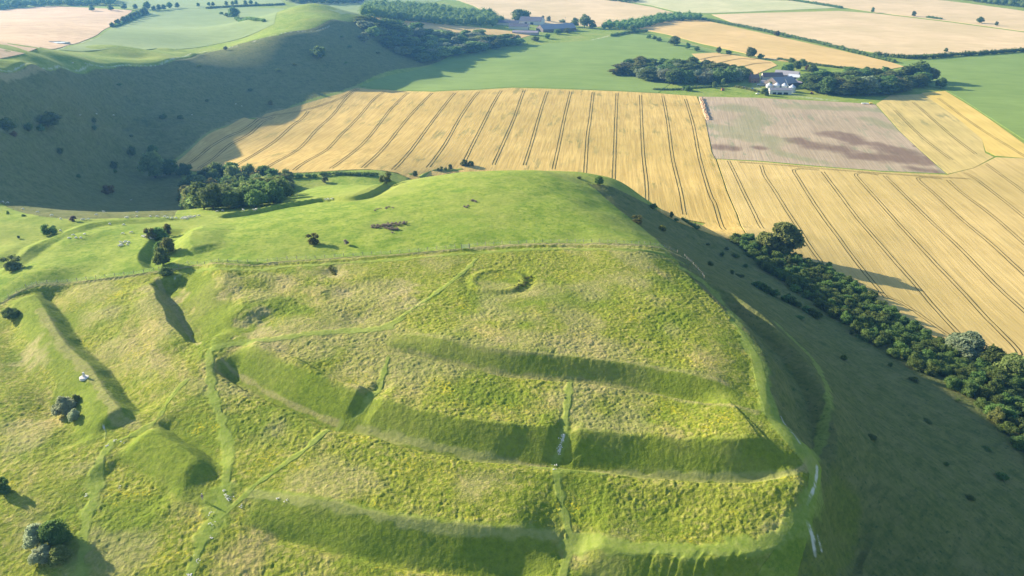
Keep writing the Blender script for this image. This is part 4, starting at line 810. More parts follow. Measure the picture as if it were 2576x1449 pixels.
for k, (px, py, h) in enumerate([(283,70,12),(297,65,15),(311,59,15),(320,55,14),(329,51,15),(338,46,14),(347,43,14),(358,39,15),(366,36,16)]):
    put(px, py, h, h*1.0, 'tree', 'dark', 'round tree of the slanting row beside the stubble field', name='tree', detail='far', group='trees of the slanting row')
rgb = random.Random(5)
for k, (px, py) in enumerate([(1904,724),(1916,729),(1930,737),(1947,745),(1975,757),(1990,765),(2002,770),(2030,786),(2044,794),(2056,801)]):
    put(px, py, 15+rgb.random()*6, 26, 'bush', 'dark', 'dark gorse bush of the line across the shaded slope', name='bush', cat='bush', detail='mid', group='line of dark bushes on the shaded slope')
SC = [(1817,645),(1787,668),(1874,672),(1892,678),(1850,646),(1827,629),(1780,616),(1757,606),(1860,697),(1984,743),(1842,690),(1830,655),(2142,842),(2160,850),(2240,922),(2070,900),(2330,1060),(2480,1130),(2410,1010),(2260,1190),(2520,1205),(2380,1170),(2190,1100),(2350,1290),(2440,1255),(2120,905),(2010,800),(1960,800),(2300,960)]
for px, py in SC[::2]+SC[1::4]:
    put(px, py, rgb.uniform(5, 15), rgb.uniform(9, 30), 'bush', 'dark', 'small dark shrub scattered on the shaded slope', name='bush', cat='bush', detail='far', group='small shrubs on the shaded slope')
for px, py in [(60,545+0),(48,600),(20,540),(198,447),(590//3,443),(330,345),(150,300),(300,215),(520,255),(700,180),(860,95),(880,120),(740,165),(630,230),(950,135),(870,160),(500,170)]:
    put(px, py, rgb.uniform(5, 9), rgb.uniform(7, 14), 'bush', 'dark', 'tiny dark shrub dotted about the western combe and ridge', name='bush', cat='bush', detail='far', group='tiny shrubs of the western combe')
# thistles on the spur
def plants(px_list, rad, n, hm, col, name, label, cat, seed):
    rg = np.random.default_rng(seed); C = ghit(px_list); cl = []; c0 = C.mean(0); z0 = gz(*c0)
    for c in C:
        for _ in range(n): p = c+rg.normal(size=2)*rad; h = hm*rg.uniform(.6, 1.2); cl.append((p[0]-c0[0], p[1]-c0[1], gz(*p)-z0+h*.4, h*.75, .9))
    v, q, t = crown_data(cl, rg, len(cl)*70, .09, 1, .7); me = quick_mesh(name, v, q, t); me.materials.append(LEAF[col]); me.update()
    o = bpy.data.objects.new(name, me); COL.objects.link(o); o.location = (*c0, z0); tag(o, label, cat, kind='stuff')
plants([(945,572),(958,571),(968,569),(978,565),(990,566),(1003,565),(1015,563),(985,577),(998,578)], 1.1, 7, .75, 'purple', 'thistle_patch', 'grey purple patch of dead thistles on the spur', 'thistles', 51)
plants([(1190,506),(1176,520),(951,527),(975,525)], .9, 5, .6, 'purple', 'thistle_patch', 'scattered small thistle clumps on top of the spur', 'thistles', 52)
plants([(1328,700),(1322,710),(1312,717),(1300,722)], .8, 6, .5, 'olive', 'bramble_patch', 'dark rough growth in the ditch of the ring earthwork', 'brambles', 53)
plants([(832,676),(838,684),(845,690)], .6, 5, .55, 'olive', 'bramble_patch', 'dark bramble strip in a hollow below the fence', 'brambles', 54)
# ------------------------------------------------------------------ farm buildings
M_ROOF = plain('weathered_cement_sheet', (.27, .26, .27), .8, .18, .5); M_ROOFD = plain('dark_slate_roof', (.10, .10, .125), .7, .2, .6)
M_ROOFP = plain('faded_purple_sheet_roof', (.25, .22, .25), .8, .15, .5); M_TILE = plain('brown_clay_tile', (.17, .12, .11), .8, .2, 1)
M_WALLG = plain('grey_block_wall', (.30, .28, .25), .9, .15, .4); M_WALLC = plain('cream_render', (.58, .53, .42), .9, .08, .4); M_WALLW = plain('white_sheet_wall', (.50, .50, .46), .7, .05, .4)
M_WALLB = plain('timber_boarding', (.13, .11, .10), .9, .2, .6); M_BRICK = plain('red_brick', (.30, .15, .10), .9, .2, 2); M_DARK = plain('dark_opening', (.02, .02, .025), .9, .1, 1)
M_WHITE = plain('white_sheet_roof', (.48, .51, .54), .6, .05, .4); M_STEEL = plain('galvanised_steel', (.50, .52, .53), .45, .1, .5, .5, .3)
M_GLASS = plain('window_glass', (.05, .06, .07), .15, .1, 1, .5)
M_WOOD = plain('weathered_post_wood', (.24, .21, .17), .9, .25, 3); M_CONC = plain('weathered_concrete', (.52, .50, .46), .9, .12, 2)
def boxm(V, F, c, s, taper=1.0):
    o = len(V); x, y, z = [q/2 for q in s]
    for k in (-1, 1):
        t = taper if k > 0 else 1
        V += [(c[0]-x*t, c[1]-y*t, c[2]+k*z), (c[0]+x*t, c[1]-y*t, c[2]+k*z), (c[0]+x*t, c[1]+y*t, c[2]+k*z), (c[0]-x*t, c[1]+y*t, c[2]+k*z)]
    F += [(o, o+3, o+2, o+1), (o+4, o+5, o+6, o+7)]+[(o+i, o+(i+1) % 4, o+4+(i+1) % 4, o+4+i) for i in range(4)]
def boxo(name, parent, mat, boxes, taper=1.0):
    V, F = [], []
    for c, s in boxes: boxm(V, F, c, s, taper)
    return mesh_obj(name, V, F, mat, parent)
def building(px, py, L, B, eave, ridge, rot, wall, roof, name, label, cat='barn', doors=(), windows=(), chimneys=0, over=.5):
    """gabled building, ridge along local x; rot in degrees from +x"""
    p = at(px, py); e = empty(name, (p.x, p.y, p.z-.3), R(rot)); tag(e, label, cat)
    x, y = L/2, B/2
    V = [(-x,-y,0),(x,-y,0),(x,y,0),(-x,y,0),(-x,-y,eave),(x,-y,eave),(x,y,eave),(-x,y,eave),(-x,0,ridge),(x,0,ridge)]
    mesh_obj('wall', V, [(0,1,5,4),(2,3,7,6),(1,2,6,9,5),(3,0,4,8,7)], wall, e)
    s = (ridge-eave)/y; xo, yo = x+over*.6, y+over; ze = ridge-s*yo; t = .16
    RV = [(-xo,-yo,ze),(xo,-yo,ze),(xo,0,ridge),(-xo,0,ridge),(-xo,yo,ze),(xo,yo,ze)]; RV += [(a, b, c+t) for a, b, c in RV]
    r = mesh_obj('roof', RV, [(6,7,8,9),(9,8,11,10),(3,2,1,0),(4,5,2,3),(0,1,7,6),(5,4,10,11),(1,2,8,7),(2,5,11,8),(3,0,6,9),(4,3,9,10)], roof, e)
    for side, u, w, h in doors:      # side f/b/l/r, offset along it, width, height
        c, sz = {'f': ((u, -y-.03, h/2), (w, .1, h)), 'b': ((u, y+.03, h/2), (w, .1, h)), 'l': ((-x-.03, u, h/2), (.1, w, h)), 'r': ((x+.03, u, h/2), (.1, w, h))}[side]
        boxo('door', e, M_DARK, [(c, sz)])
    for side, u, z, w, h in windows:
        c, sz, fr = {'f': ((u, -y-.02, z), (w, .08, h), (w+.24, .05, h+.24)), 'l': ((-x-.02, u, z), (.08, w, h), (.05, w+.24, h+.24))}[side]
        f = boxo('window', e, M_WALLW, [((c[0], c[1]+(.012 if side == 'f' else 0), c[2]), fr)]); boxo('pane', f, M_GLASS, [((c[0]-(.02 if side == 'l' else 0), c[1]-(.02 if side == 'f' else 0), c[2]), sz)])
    for k in range(chimneys):
        cx = (-x+.7) if k == 0 else (x-.7)
        ch = boxo('chimney', r, M_BRICK, [((cx, 0, ridge+.7), (.9, .7, 2.2))]); boxo('chimney_pot', ch, M_TILE, [((cx-.2, 0, ridge+2.0), (.25, .25, .5)), ((cx+.2, 0, ridge+2.0), (.25, .25, .5))])
    return e
# lower farm
building(1961, 236, 25, 8, 5.2, 7.2, -2, M_WALLW, M_ROOF, 'grain_shed', 'long white shed with grey roof in front of the row of silos', 'shed', doors=[('f', -7, 4, 2.6), ('f', -1, 5, 2.6), ('f', 6, 5, 2.6)])
building(1896, 207, 11, 8, 6.2, 10, 8, M_BRICK, M_TILE, 'farmhouse', 'red brick farmhouse with two chimneys beside the left farm wood', 'house', windows=[('f', -3.5, 4.6, 1.1, 1.3), ('f', 0, 4.6, 1.1, 1.3), ('f', 3.5, 4.6, 1.1, 1.3), ('f', -3.5, 1.9, 1.1, 1.4), ('f', 3.5, 1.9, 1.1, 1.4), ('l', 0, 4.6, 1.1, 1.3)], doors=[('f', 0, 1.2, 2.2)], chimneys=2)
building(1941, 199, 26, 11, 4.4, 8.6, 4, M_WALLC, M_TILE, 'barn', 'brown roofed barn with cream gable behind the lower farm yard', doors=[('l', 0, 2.6, 3)])
building(1979, 196, 30, 14, 5.0, 9.4, -32, M_WALLG, M_ROOF, 'barn', 'grey barn at the back of the lower farm with its ridge running right', doors=[('f', 3, 4, 3.8)])
building(1964, 218, 30, 25, 6, 12, 24, M_WALLB, M_ROOF, 'barn', 'biggest barn in the middle of the lower farm with one pale roof slope', doors=[('f', -4, 5, 4.5), ('f', 5, 5, 4.5)])
building(2001, 201, 18, 9, 4.6, 7.0, -35, M_WALLW, M_WHITE, 'barn', 'small barn with a bright white roof at the right of the lower farm', doors=[('f', 0, 4, 3.6)])
building(2004, 214, 15, 10, 4.5, 7.0, -38, M_WALLB, M_ROOFP, 'barn', 'brown sided barn at the front right of the lower farm', doors=[('f', 0, 4, 3.6)])
building(1927, 214, 13, 8, 3.4, 6.0, -20, M_WALLC, M_ROOF, 'shed', 'low grey roofed shed left of the biggest barn', 'shed', doors=[('l', 0, 2, 2.4)])
def lathe(name, prof, mat, parent, seg=20):
    V = []; F = []
    for r, z in prof:
        for k in range(seg): a = 2*math.pi*k/seg; V.append((r*math.cos(a), r*math.sin(a), z))
    for i in range(len(prof)-1):
        for k in range(seg): F.append((i*seg+k, i*seg+(k+1) % seg, (i+1)*seg+(k+1) % seg, (i+1)*seg+k))
    return mesh_obj(name, V, F, mat, parent, smooth=False)
for k, (px, py, lab) in enumerate([(1937, 229, 'leftmost of the four grain silos behind the white shed'), (1956, 229, 'second grain silo from the left behind the white shed'), (1975, 230, 'third grain silo from the left behind the white shed'), (1995, 234, 'rightmost grain silo, standing clear of the white shed')]):
    p = at(px, py); e = empty('silo', (p.x, p.y+5, gz(p.x, p.y+5)-.2)); tag(e, lab, 'silo', 'grain silos of the lower farm')
    lathe('silo_wall', [(4.0, 0), (4.0, 2.1), (4.06, 2.15), (4.0, 2.2), (4.0, 4.3), (4.06, 4.35), (4.0, 4.4), (4.0, 6.4)], M_STEEL, e); rf = lathe('silo_roof', [(4.25, 6.3), (.5, 8.9), (.45, 9.3), (.01, 9.4)], M_WHITE, e)
p = at(1985, 232); e = empty('grain_elevator', (p.x, p.y+1, p.z)); tag(e, 'slanting grain elevator leaning over the silos', 'elevator')
V, Fc = [], []; boxm(V, Fc, (0, 0, 0), (.5, .5, 16)); el = mesh_obj('elevator_tube', V, Fc, M_STEEL, e); el.rotation_euler = (0, R(-32), 0); el.location = (-2, 0, 8); boxo('elevator_foot', e, M_STEEL, [((2.4, 0, .9), (1.2, 1.2, 1.8))])
# upper farm
building(1399, 78, 70, 26, 6, 13, 28, M_WALLB, M_ROOF, 'barn', 'huge grey roofed shed at the right of the upper farm', doors=[('l', 0, 5, 5)])
building(1322, 86, 46, 12, 4, 6.5, -14, M_WALLG, M_ROOFP, 'shed', 'long low purple roofed shed at the front of the upper farm', 'shed', doors=[('r', 0, 4, 3)])
building(1306, 73, 36, 17, 5.5, 10, -12, M_WALLC, M_ROOFD, 'barn', 'dark roofed barn with pale wall above the long low shed', doors=[('r', 0, 4, 4)])
building(1279, 63, 42, 15, 5, 9, -10, M_WALLC, M_ROOFD, 'barn', 'long dark roofed barn at the left end of the upper farm', doors=[('r', 0, 4, 3.5)])
building(1338, 60, 44, 28, 6.5, 13.5, -18, M_WALLW, M_ROOFD, 'barn', 'highest dark roofed barn below the great round tree', doors=[('f', 4, 6, 4.5), ('f', -8, 5, 4.5)])
building(1436, 72, 16, 7, 3, 4.6, -6, M_WALLW, M_WHITE, 'shed', 'small white shed at the right end of the upper farm', 'shed', doors=[('f', 0, 3, 2.4)])
building(908, 8, 16, 9, 4.5, 8, 5, M_WALLW, M_ROOFD, 'house', 'tiny white house on the top edge beside the plantation', 'house', windows=[('f', -4, 3, 1.2, 1.2), ('f', 4, 3, 1.2, 1.2)], chimneys=1)
# paddock huts and vehicles
def hut(px, py, L, B, h, rot, wall, roof, label, name='poultry_hut', cat='hut'):
    return building(px, py, L, B, h*.7, h, rot, wall, roof, name, label, cat, doors=[('f', 0, L*.25, h*.5)], over=.2)
M_ORG = plain('orange_brown_boards', (.36, .15, .07), .8, .15, 2); M_BLUE = plain('blue_paint', (.03, .14, .40), .5, .1, 2); M_RED = plain('faded_red_paint', (.45, .06, .04), .5, .1, 2); M_CARW = plain('white_car_paint', (.75, .75, .75), .35, .04, 2, .5)
M_CARS = plain('silver_car_paint', (.42, .44, .46), .35, .05, 2, .5); M_TYRE = plain('black_tyre', (.02, .02, .02), .9, .1, 3)
hut(1720, 227, 3.2, 2.4, 2.6, 10, M_WALLB, M_ROOFD, 'dark hut at the far left of the paddock'); hut(1758, 220, 3.2, 2.4, 2.6, 0, M_ORG, M_ROOFD, 'reddish hut second from the left on the paddock')
hut(1818, 228, 3.4, 2.6, 3.4, 0, M_ORG, M_ORG, 'orange brown hut on the middle of the paddock'); hut(1871, 222, 2.6, 2.2, 2.6, 0, M_WALLG, M_ROOF, 'small grey hut right of the orange brown hut')
def vehicle(px, py, rot, mat, label, name='parked_car', cat='car', L=4.3, B=1.8, H=1.45):
    p = at(px, py); e = empty(name, (p.x, p.y, p.z), R(rot)); tag(e, label, cat)
    V, F = [], []; boxm(V, F, (0, 0, .62), (L, B, .62), .96); o = len(V); boxm(V, F, (-.15, 0, 1.16), (L*.56, B*.9, H-.9), .8); mesh_obj('body', V, F, mat, e)
    boxo('window', e, M_GLASS, [((-.15, 0, 1.16), (L*.53, B*.92, .3))], .86)
    for sx in (-1, 1):
        for sy in (-1, 1):
            w = lathe('wheel', [(.01, -.1), (.33, -.1), (.33, .1), (.01, .1)], M_TYRE, e, 12); w.rotation_euler = (R(90), 0, 0); w.location = (sx*L*.31, sy*B*.46, .33)
    return e
vehicle(1909, 214, 10, M_CARW, 'white car in the yard below the farmhouse'); vehicle(1915, 216, -30, M_CARS, 'silver car in the yard below the farmhouse')
vehicle(1892, 225, 0, M_BLUE, 'blue vehicle standing on the paddock grass', L=5.2, B=2, H=1.8); vehicle(1906, 237, 0, M_CARW, 'white car at the paddock edge above the brown field')
vehicle(1440, 76, 20, M_CARW, 'white car right of the huge grey shed'); vehicle(1450, 75, 10, M_RED, 'red car right of the huge grey shed'); vehicle(1447, 79, 0, M_CARS, 'silver car below the red car at the upper farm'); vehicle(1385, 66, 10, M_RED, 'red machine behind the huge grey shed roof', L=6, B=2.5, H=3)
# tractor
p = at(2042, 237); e = empty('tractor', p, R(20)); tag(e, 'red tractor at the corner of the right farm wood', 'tractor')
boxo('bonnet', e, M_RED, [((1.0, 0, 1.2), (2.0, .9, .9))], .9); boxo('cab', e, M_GLASS, [((-.6, 0, 2.0), (1.4, 1.5, 1.5))], .88); boxo('cab_roof', e, M_RED, [((-.6, 0, 2.82), (1.5, 1.6, .14))])
for x, r, w in ((-.8, .85, .45), (1.5, .5, .35)):
    for sy in (-1, 1): q = lathe('wheel', [(.01, -w/2), (r*.5, -w/2), (r*.95, -w/2), (r, 0), (r*.95, w/2), (.01, w/2)], M_TYRE, e, 16); q.rotation_euler = (R(90), 0, 0); q.location = (x, sy*.95, r)
p = at(2180, 262); e = empty('farm_trailer', p, R(-8)); tag(e, 'low white trailer with a yellow load at the field corner', 'trailer')
boxo('trailer_bed', e, M_CARW, [((-1.5, 0, .9), (7.5, 2.4, .5))]); boxo('load', e, plain('yellow_load', (.6, .42, .05), .8, .1, 1), [((4.3, 0, 1.2), (3.6, 2.3, 1.4))], .8)
for x in (-2.5, -1.3, 3.6):
    for sy in (-1, 1): q = lathe('wheel', [(.01, -.15), (.45, -.15), (.45, .15), (.01, .15)], M_TYRE, e, 12); q.rotation_euler = (R(90), 0, 0); q.location = (x, sy*1.1, .45)
# telegraph pole
p = at(1422, 60); e = empty('telegraph_pole', p); tag(e, 'wooden telegraph pole with a crossarm behind the huge grey shed', 'telegraph pole')
lathe('pole', [(.22, -.3), (.16, 13), (.01, 13.05)], M_WOOD, e, 8); boxo('crossarm', e, M_WOOD, [((0, -.2, 12.3), (3.4, .16, .2)), ((0, -.2, 11.5), (2.2, .14, .16))])
# heap of straw along the field edge
def heap(line, w, h, mat, name, label, cat, seed):
    rg = np.random.default_rng(seed); ln = spline(ghit(line), 1.0); c = ln.mean(0); z0 = gz(*c); V = []; F = []; m = 9
    d = np.gradient(ln, axis=0); d /= np.linalg.norm(d, axis=1)[:, None]; n_ = np.stack([-d[:, 1], d[:, 0]], 1); e = np.minimum(np.arange(len(ln)), np.arange(len(ln))[::-1]); ef = np.clip(e/3, 0.02, 1)
    for i, q in enumerate(ln):
        for k in range(m):
            u = -1+2*k/(m-1); x, y = q+n_[i]*u*w/2*(.8+.35*rg.random())
            V.append((x-c[0], y-c[1], gz(x, y)-z0-.1+ef[i]*h*max(0, 1-u*u)**.6*(.3+1.1*rg.random())))
    for i in range(len(ln)-1):
        for k in range(m-1): F.append((i*m+k, (i+1)*m+k, (i+1)*m+k+1, i*m+k+1))
    o = mesh_obj(name, V, F, mat); o.location = (*c, z0); bmx = bmesh.new(); bmx.from_mesh(o.data); bmesh.ops.recalc_face_normals(bmx, faces=bmx.faces)
    if sum(f.normal.z for f in bmx.faces) < 0: bmesh.ops.reverse_faces(bmx, faces=bmx.faces)
    bmx.to_mesh(o.data); bmx.free(); return tag(o, label, cat)
heap([(1764, 247), (1770, 270), (1776, 290), (1783, 303)], 5.5, 1.9, plain('rotting_straw', (.46, .31, .18), 1, .3, 1.2), 'straw_heap', 'long pinkish brown straw heap along the edge of the bare field', 'straw heap', 61)
# chalk pit reservoir in the far stubble
def pond(px, r, label):
    p = at(*px); V = []; n = 28; rg = np.random.default_rng(5)
    for k, (rr_, h) in enumerate([(1.25, -.6), (1.12, 1.0), (1.0, 1.1), (.86, .5)]):
        for i in range(n): a = 2*math.pi*i/n; q = rr_*r*(1+.06*math.sin(2*a+.6)+.03*rg.normal()); x, y = math.cos(a)*q*1.2, math.sin(a)*q; V.append((x, y, h+.2*rg.normal()*(k in (1, 2))))
    F = [(i*n+k, i*n+(k+1) % n, (i+1)*n+(k+1) % n, (i+1)*n+k) for i in range(3) for k in range(n)]+[tuple(range(3*n, 4*n))]
    mi = [0]*(3*n)+[1]; w = NT('water_painted_reflection', .35, .5); o = mesh_obj('dew_pond', V, F, [plain('chalky_rim', (.34, .33, .25), .95, .25, .5), w.out(w.mix(w.noise(.2, 3), (.42, .47, .48), (.60, .63, .62)))], mi=mi); o.location = p; return tag(o, label, kind='structure')  # pale surface colour stands for the reflection on the pond water
pond((140, 109), 9, 'round pale dew pond in the upper left stubble')
M_TRK = plain('chalky_yard', (.40, .36, .30), .95, .2, .3)
# ------------------------------------------------------------------ fence, gate, pillar
def fence(line_px, spacing, label, group=None):
    ln = spline(ghit(line_px), .25); seg = np.linalg.norm(np.diff(ln, axis=0), axis=1); al = np.concatenate([[0], np.cumsum(seg)]); n = int(al[-1]/spacing)
    pts = [np.array([np.interp(spacing*k, al, ln[:, 0]), np.interp(spacing*k, al, ln[:, 1])]) for k in range(n+1)]
    base = pts[len(pts)//2]; z0 = gz(*base); e = empty('wire_fence', (base[0], base[1], z0)); tag(e, label, 'fence', group)
    V, F = [], []; boxm(V, F, (0, 0, .55), (.13, .13, 1.5)); pm = bpy.data.meshes.new('post'); pm.from_pydata(V, [], F); pm.materials.append(M_WOOD); pm.update()
    tops = []
    for q in pts:
        o = bpy.data.objects.new('post', pm); COL.objects.link(o); o.parent = e; z = gz(*q)-z0; o.location = (q[0]-base[0], q[1]-base[1], z); o.rotation_euler = (random.uniform(-.06, .06), random.uniform(-.06, .06), random.uniform(0, 1.5)); tops.append((q[0]-base[0], q[1]-base[1], z))
    V, F = [], []
    for h in (.25, .5, .75, 1.0):
        for a, b in zip(tops[:-1], tops[1:]):
            i = len(V); V += [(a[0], a[1]-.07, a[2]+h), (b[0], b[1]-.07, b[2]+h), (b[0], b[1]-.07, b[2]+h+.012), (a[0], a[1]-.07, a[2]+h+.012), (a[0], a[1]-.085, a[2]+h), (b[0], b[1]-.085, b[2]+h), (b[0], b[1]-.085, b[2]+h+.012), (a[0], a[1]-.085, a[2]+h+.012)]
            F += [(i, i+1, i+2, i+3), (i+7, i+6, i+5, i+4), (i+3, i+2, i+6, i+7), (i+4, i+5, i+1, i)]
    mesh_obj('wire', V, F, M_STEEL, e); return e
fence([(p[0], p[1]-4) for p in FENCE_W[5:]], 3.4, 'wire fence on thin posts from the hawthorn ditch to the gate')
fence([(p[0], p[1]-4) for p in FENCE_W[:6]], 3.4, 'wire fence on thin posts across the banks left of the hawthorn ditch')
fence([(p[0], p[1]-4) for p in FENCE_E], 3.1, 'wire fence on thin posts from the gate to the eastern edge')
fence([(1722, 646), (1745, 668), (1765, 690), (1772, 702)], 3.0, 'short wire fence running down over the eastern edge')
p = at(1171, 624); e = empty('field_gate', p, R(3)); tag(e, 'pale metal gate in the wire fence above the ring earthwork', 'gate')
boxo('gate_frame', e, M_STEEL, [((-1.3, 0, .7), (.06, .06, 1.3)), ((1.3, 0, .7), (.06, .06, 1.3)), ((0, 0, 1.32), (2.6, .05, .06)), ((0, 0, .1), (2.6, .05, .06))]); boxo('gate_bars', e, M_STEEL, [((0, 0, z), (2.52, .03, .04)) for z in (.34, .56, .8, 1.05)]); boxo('gate_mesh', e, M_STEEL, [((x*.22, 0, .7), (.03, .02, 1.15)) for x in range(-5, 6)])
for x in (-1.5, 1.5): boxo('gate_post', e, M_WOOD, [((x, 0, .65), (.2, .2, 1.8))])
p = at(212, 949); e = empty('trig_pillar', (p.x, p.y, p.z)); tag(e, 'concrete survey pillar on a round base on the outer left bank', 'survey pillar')
lathe('base', [(1.35, -.5), (1.3, .12), (1.15, .2), (.01, .22)], M_CONC, e, 24); boxo('pillar', e, M_CONC, [((0, 0, .85), (.62, .62, 1.3))], .62); boxo('pillar_cap', e, M_CONC, [((0, 0, 1.53), (.44, .44, .07))])
# loose chalk lumps on the trodden ground
M_CHALK = plain('loose_chalk', (.62, .60, .54), .95, .12, 3)
def lumps(pts, n, rad, label, seed):
    rg = np.random.default_rng(seed); C = ghit(pts); c0 = C.mean(0); z0 = gz(*c0); V = []; F = []; v1, f1 = ICO[1]
    for c in C:
        for _ in range(n):
            q = c+rg.normal(size=2)*rad; s = rg.uniform(.06, .2); o = len(V); z = gz(*q)-z0+.03
            V += [tuple(w*s*rg.uniform(.7, 1.2)*np.array([1, 1, .5])+[q[0]-c0[0], q[1]-c0[1], z]) for w in v1]; F += [tuple(t+o) for t in f1]
    o = mesh_obj('chalk_stones', V, F, M_CHALK); o.location = (*c0, z0); tag(o, label, 'stones', kind='stuff')
lumps([(565,1235),(578,1252),(575,1258),(567,1247),(530,1290),(534,1320),(532,1353),(486,1398),(497,1412),(472,1445),(607,1273),(700,1253),(722,1257),(300,1225),(215,1247),(309,1111),(480,1443)], 7, .35, 'loose chalk lumps on the trodden crossing of the paths', 71)
lumps([(1418,1095),(1414,1108),(1410,1122),(1406,1136),(1396,1170),(1393,1180),(270,1120),(290,1108),(2052,1190),(2050,1210),(2042,1240)], 10, .3, 'bare chalk rubble on the steep worn paths', 72)
# ------------------------------------------------------------------ skinned figures
def skinned(name, joints, edges, mats, sub=1):
    me = bpy.data.meshes.new(name); me.from_pydata([j[0] for j in joints], edges, []); o = bpy.data.objects.new(name, me); COL.objects.link(o)
    sk = o.modifiers.new('skin', 'SKIN'); sk.use_smooth_shade = True; layer = me.skin_vertices[0] if me.skin_vertices else None
    if layer is None:
        bm = bmesh.new(); bm.from_mesh(me); bm.verts.layers.skin.verify(); bm.to_mesh(me); bm.free(); layer = me.skin_vertices[0]
    for i, j in enumerate(joints):
        r = j[1]; layer.data[i].radius = (r, r) if not isinstance(r, tuple) else r; layer.data[i].use_root = (i == 0)
    if sub: ss = o.modifiers.new('sub', 'SUBSURF'); ss.levels = sub; ss.render_levels = sub
    dg = bpy.context.evaluated_depsgraph_get(); dg.update(); nm = bpy.data.meshes.new_from_object(o.evaluated_get(dg)); o.modifiers.clear(); o.data = nm; nm.name = name
    nm.materials.clear()
    for m in mats: nm.materials.append(m)
    nm.polygons.foreach_set('use_smooth', np.ones(len(nm.polygons), bool)); return o
# sheep: fleece body, bare head and legs
M_FLEECE = plain('cream_fleece', (.66, .62, .52), 1, .12, 6); M_FACE = plain('pale_sheep_face', (.50, .46, .40), .9, .1, 6)
def sheep_mesh(graze, seed):
    hz, hx = (.22, .72) if graze else (.86, .66)
    J = [((-.42, 0, .60), .20), ((-.15, 0, .62), .25), ((.15, 0, .61), .24), ((.36, 0, .63), .18), ((.52, 0, (.62+hz)/2+.06), .10), ((hx, 0, hz+.04), .085), ((hx+.14, 0, hz-.06), .05)]; E = [(0, 1), (1, 2), (2, 3), (3, 4), (4, 5), (5, 6)]
    for x, s, par in ((.33, 1, 3), (.33, -1, 3), (-.36, 1, 0), (-.36, -1, 0)):
        b = len(J); kx = x+(.05 if par == 0 else -.01); J += [((x, s*.12, .40), .075), ((kx-(.09 if par == 0 else 0), s*.12, .22), .04), ((x, s*.12, .02), .035)]; E += [(par, b), (b, b+1), (b+1, b+2)]
    b = len(J); J += [((-.56, 0, .52), .04)]; E += [(0, b)]
    for s in (-1, 1): b = len(J); J += [((hx-.03, s*.13, hz+.07), .025)]; E += [(5, b)]
    o = skinned('sheep_body', J, E, [M_FLEECE, M_FACE], 1); me = o.data; co = np.empty(len(me.vertices)*3); me.vertices.foreach_get('co', co); co = co.reshape(-1, 3)
    body = (co[:, 2] > .36) & (co[:, 0] < .5); co[body] += (np.random.default_rng(seed).random((body.sum(), 3))-.5)*.05; me.vertices.foreach_set('co', co.ravel())
    for p in me.polygons: c = p.center; p.material_index = 1 if (c.x > .52 or c.z < .36) else 0
    me.update(); bpy.data.objects.remove(o); return me
SHM = [sheep_mesh(True, 1), sheep_mesh(False, 2), sheep_mesh(True, 3)]
def sheep(px, py, label, group, rz=None, s=1.15):
    p = at(px, py); o = bpy.data.objects.new('sheep', random.choice(SHM)); COL.objects.link(o); o.location = (p.x, p.y, p.z+.02); o.scale = (s,)*3; o.rotation_euler = (0, 0, random.uniform(-.5, .5)+random.choice([0, math.pi]) if rz is None else rz)
    return tag(o, label, 'sheep', group)
for q in [(305,613),(318,611),(324,612),(302,622),(308,620),(321,618),(313,613),(304,618)]: sheep(*q, 'white sheep grazing in the tight group on the inner pasture', 'sheep in the tight group')
for q in [(359,597),(364,599),(369,600),(374,600),(378,601),(382,603),(367,598),(384,602),(372,599),(362,597)]: sheep(*q, 'white sheep huddled against the ditch hawthorns', 'sheep huddled by the hawthorns')
for q in [(312,568),(310,590),(331,587),(368,583),(276,566)]: sheep(*q, 'white sheep grazing apart above the tight group', 'sheep scattered above the tight group')
for q in [(213,592),(184,594),(174,602),(192,601),(204,601),(152,583)]: sheep(*q, 'white sheep grazing below the left hawthorn bank', 'sheep below the left hawthorn bank')
for q in [(206,555),(212,555),(223,554),(317,550),(321,549),(345,547),(379,547),(396,547),(414,548),(422,550),(433,551),(443,551),(457,553),(463,553),(468,549),(474,548),(480,547),(486,549),(490,547),(460,550),(470,552),(478,550),(500,545),(466,551)]: sheep(*q, 'white sheep walking in the long line on the rim bank', 'sheep in line along the rim of the combe')
for q in [(8,510),(20,512),(95,536),(130,544),(153,553),(58,528)]: sheep(*q, 'white sheep on the sunlit edge at the left of the combe', 'sheep on the sunlit edge')
for q in [(547,534),(560,532),(640,531),(613,531),(827,504),(820,505),(835,503),(645,529)]: sheep(*q, 'white sheep on the track below the spur', 'sheep on the track below the spur')
for q in [(202,291),(243,288),(286,291),(483,290),(593,263),(608,268),(330,505),(262,535),(345,536),(242,543),(215,161),(183,160)]: sheep(*q, 'distant white sheep on the shaded western slope', 'distant sheep on the western slope')
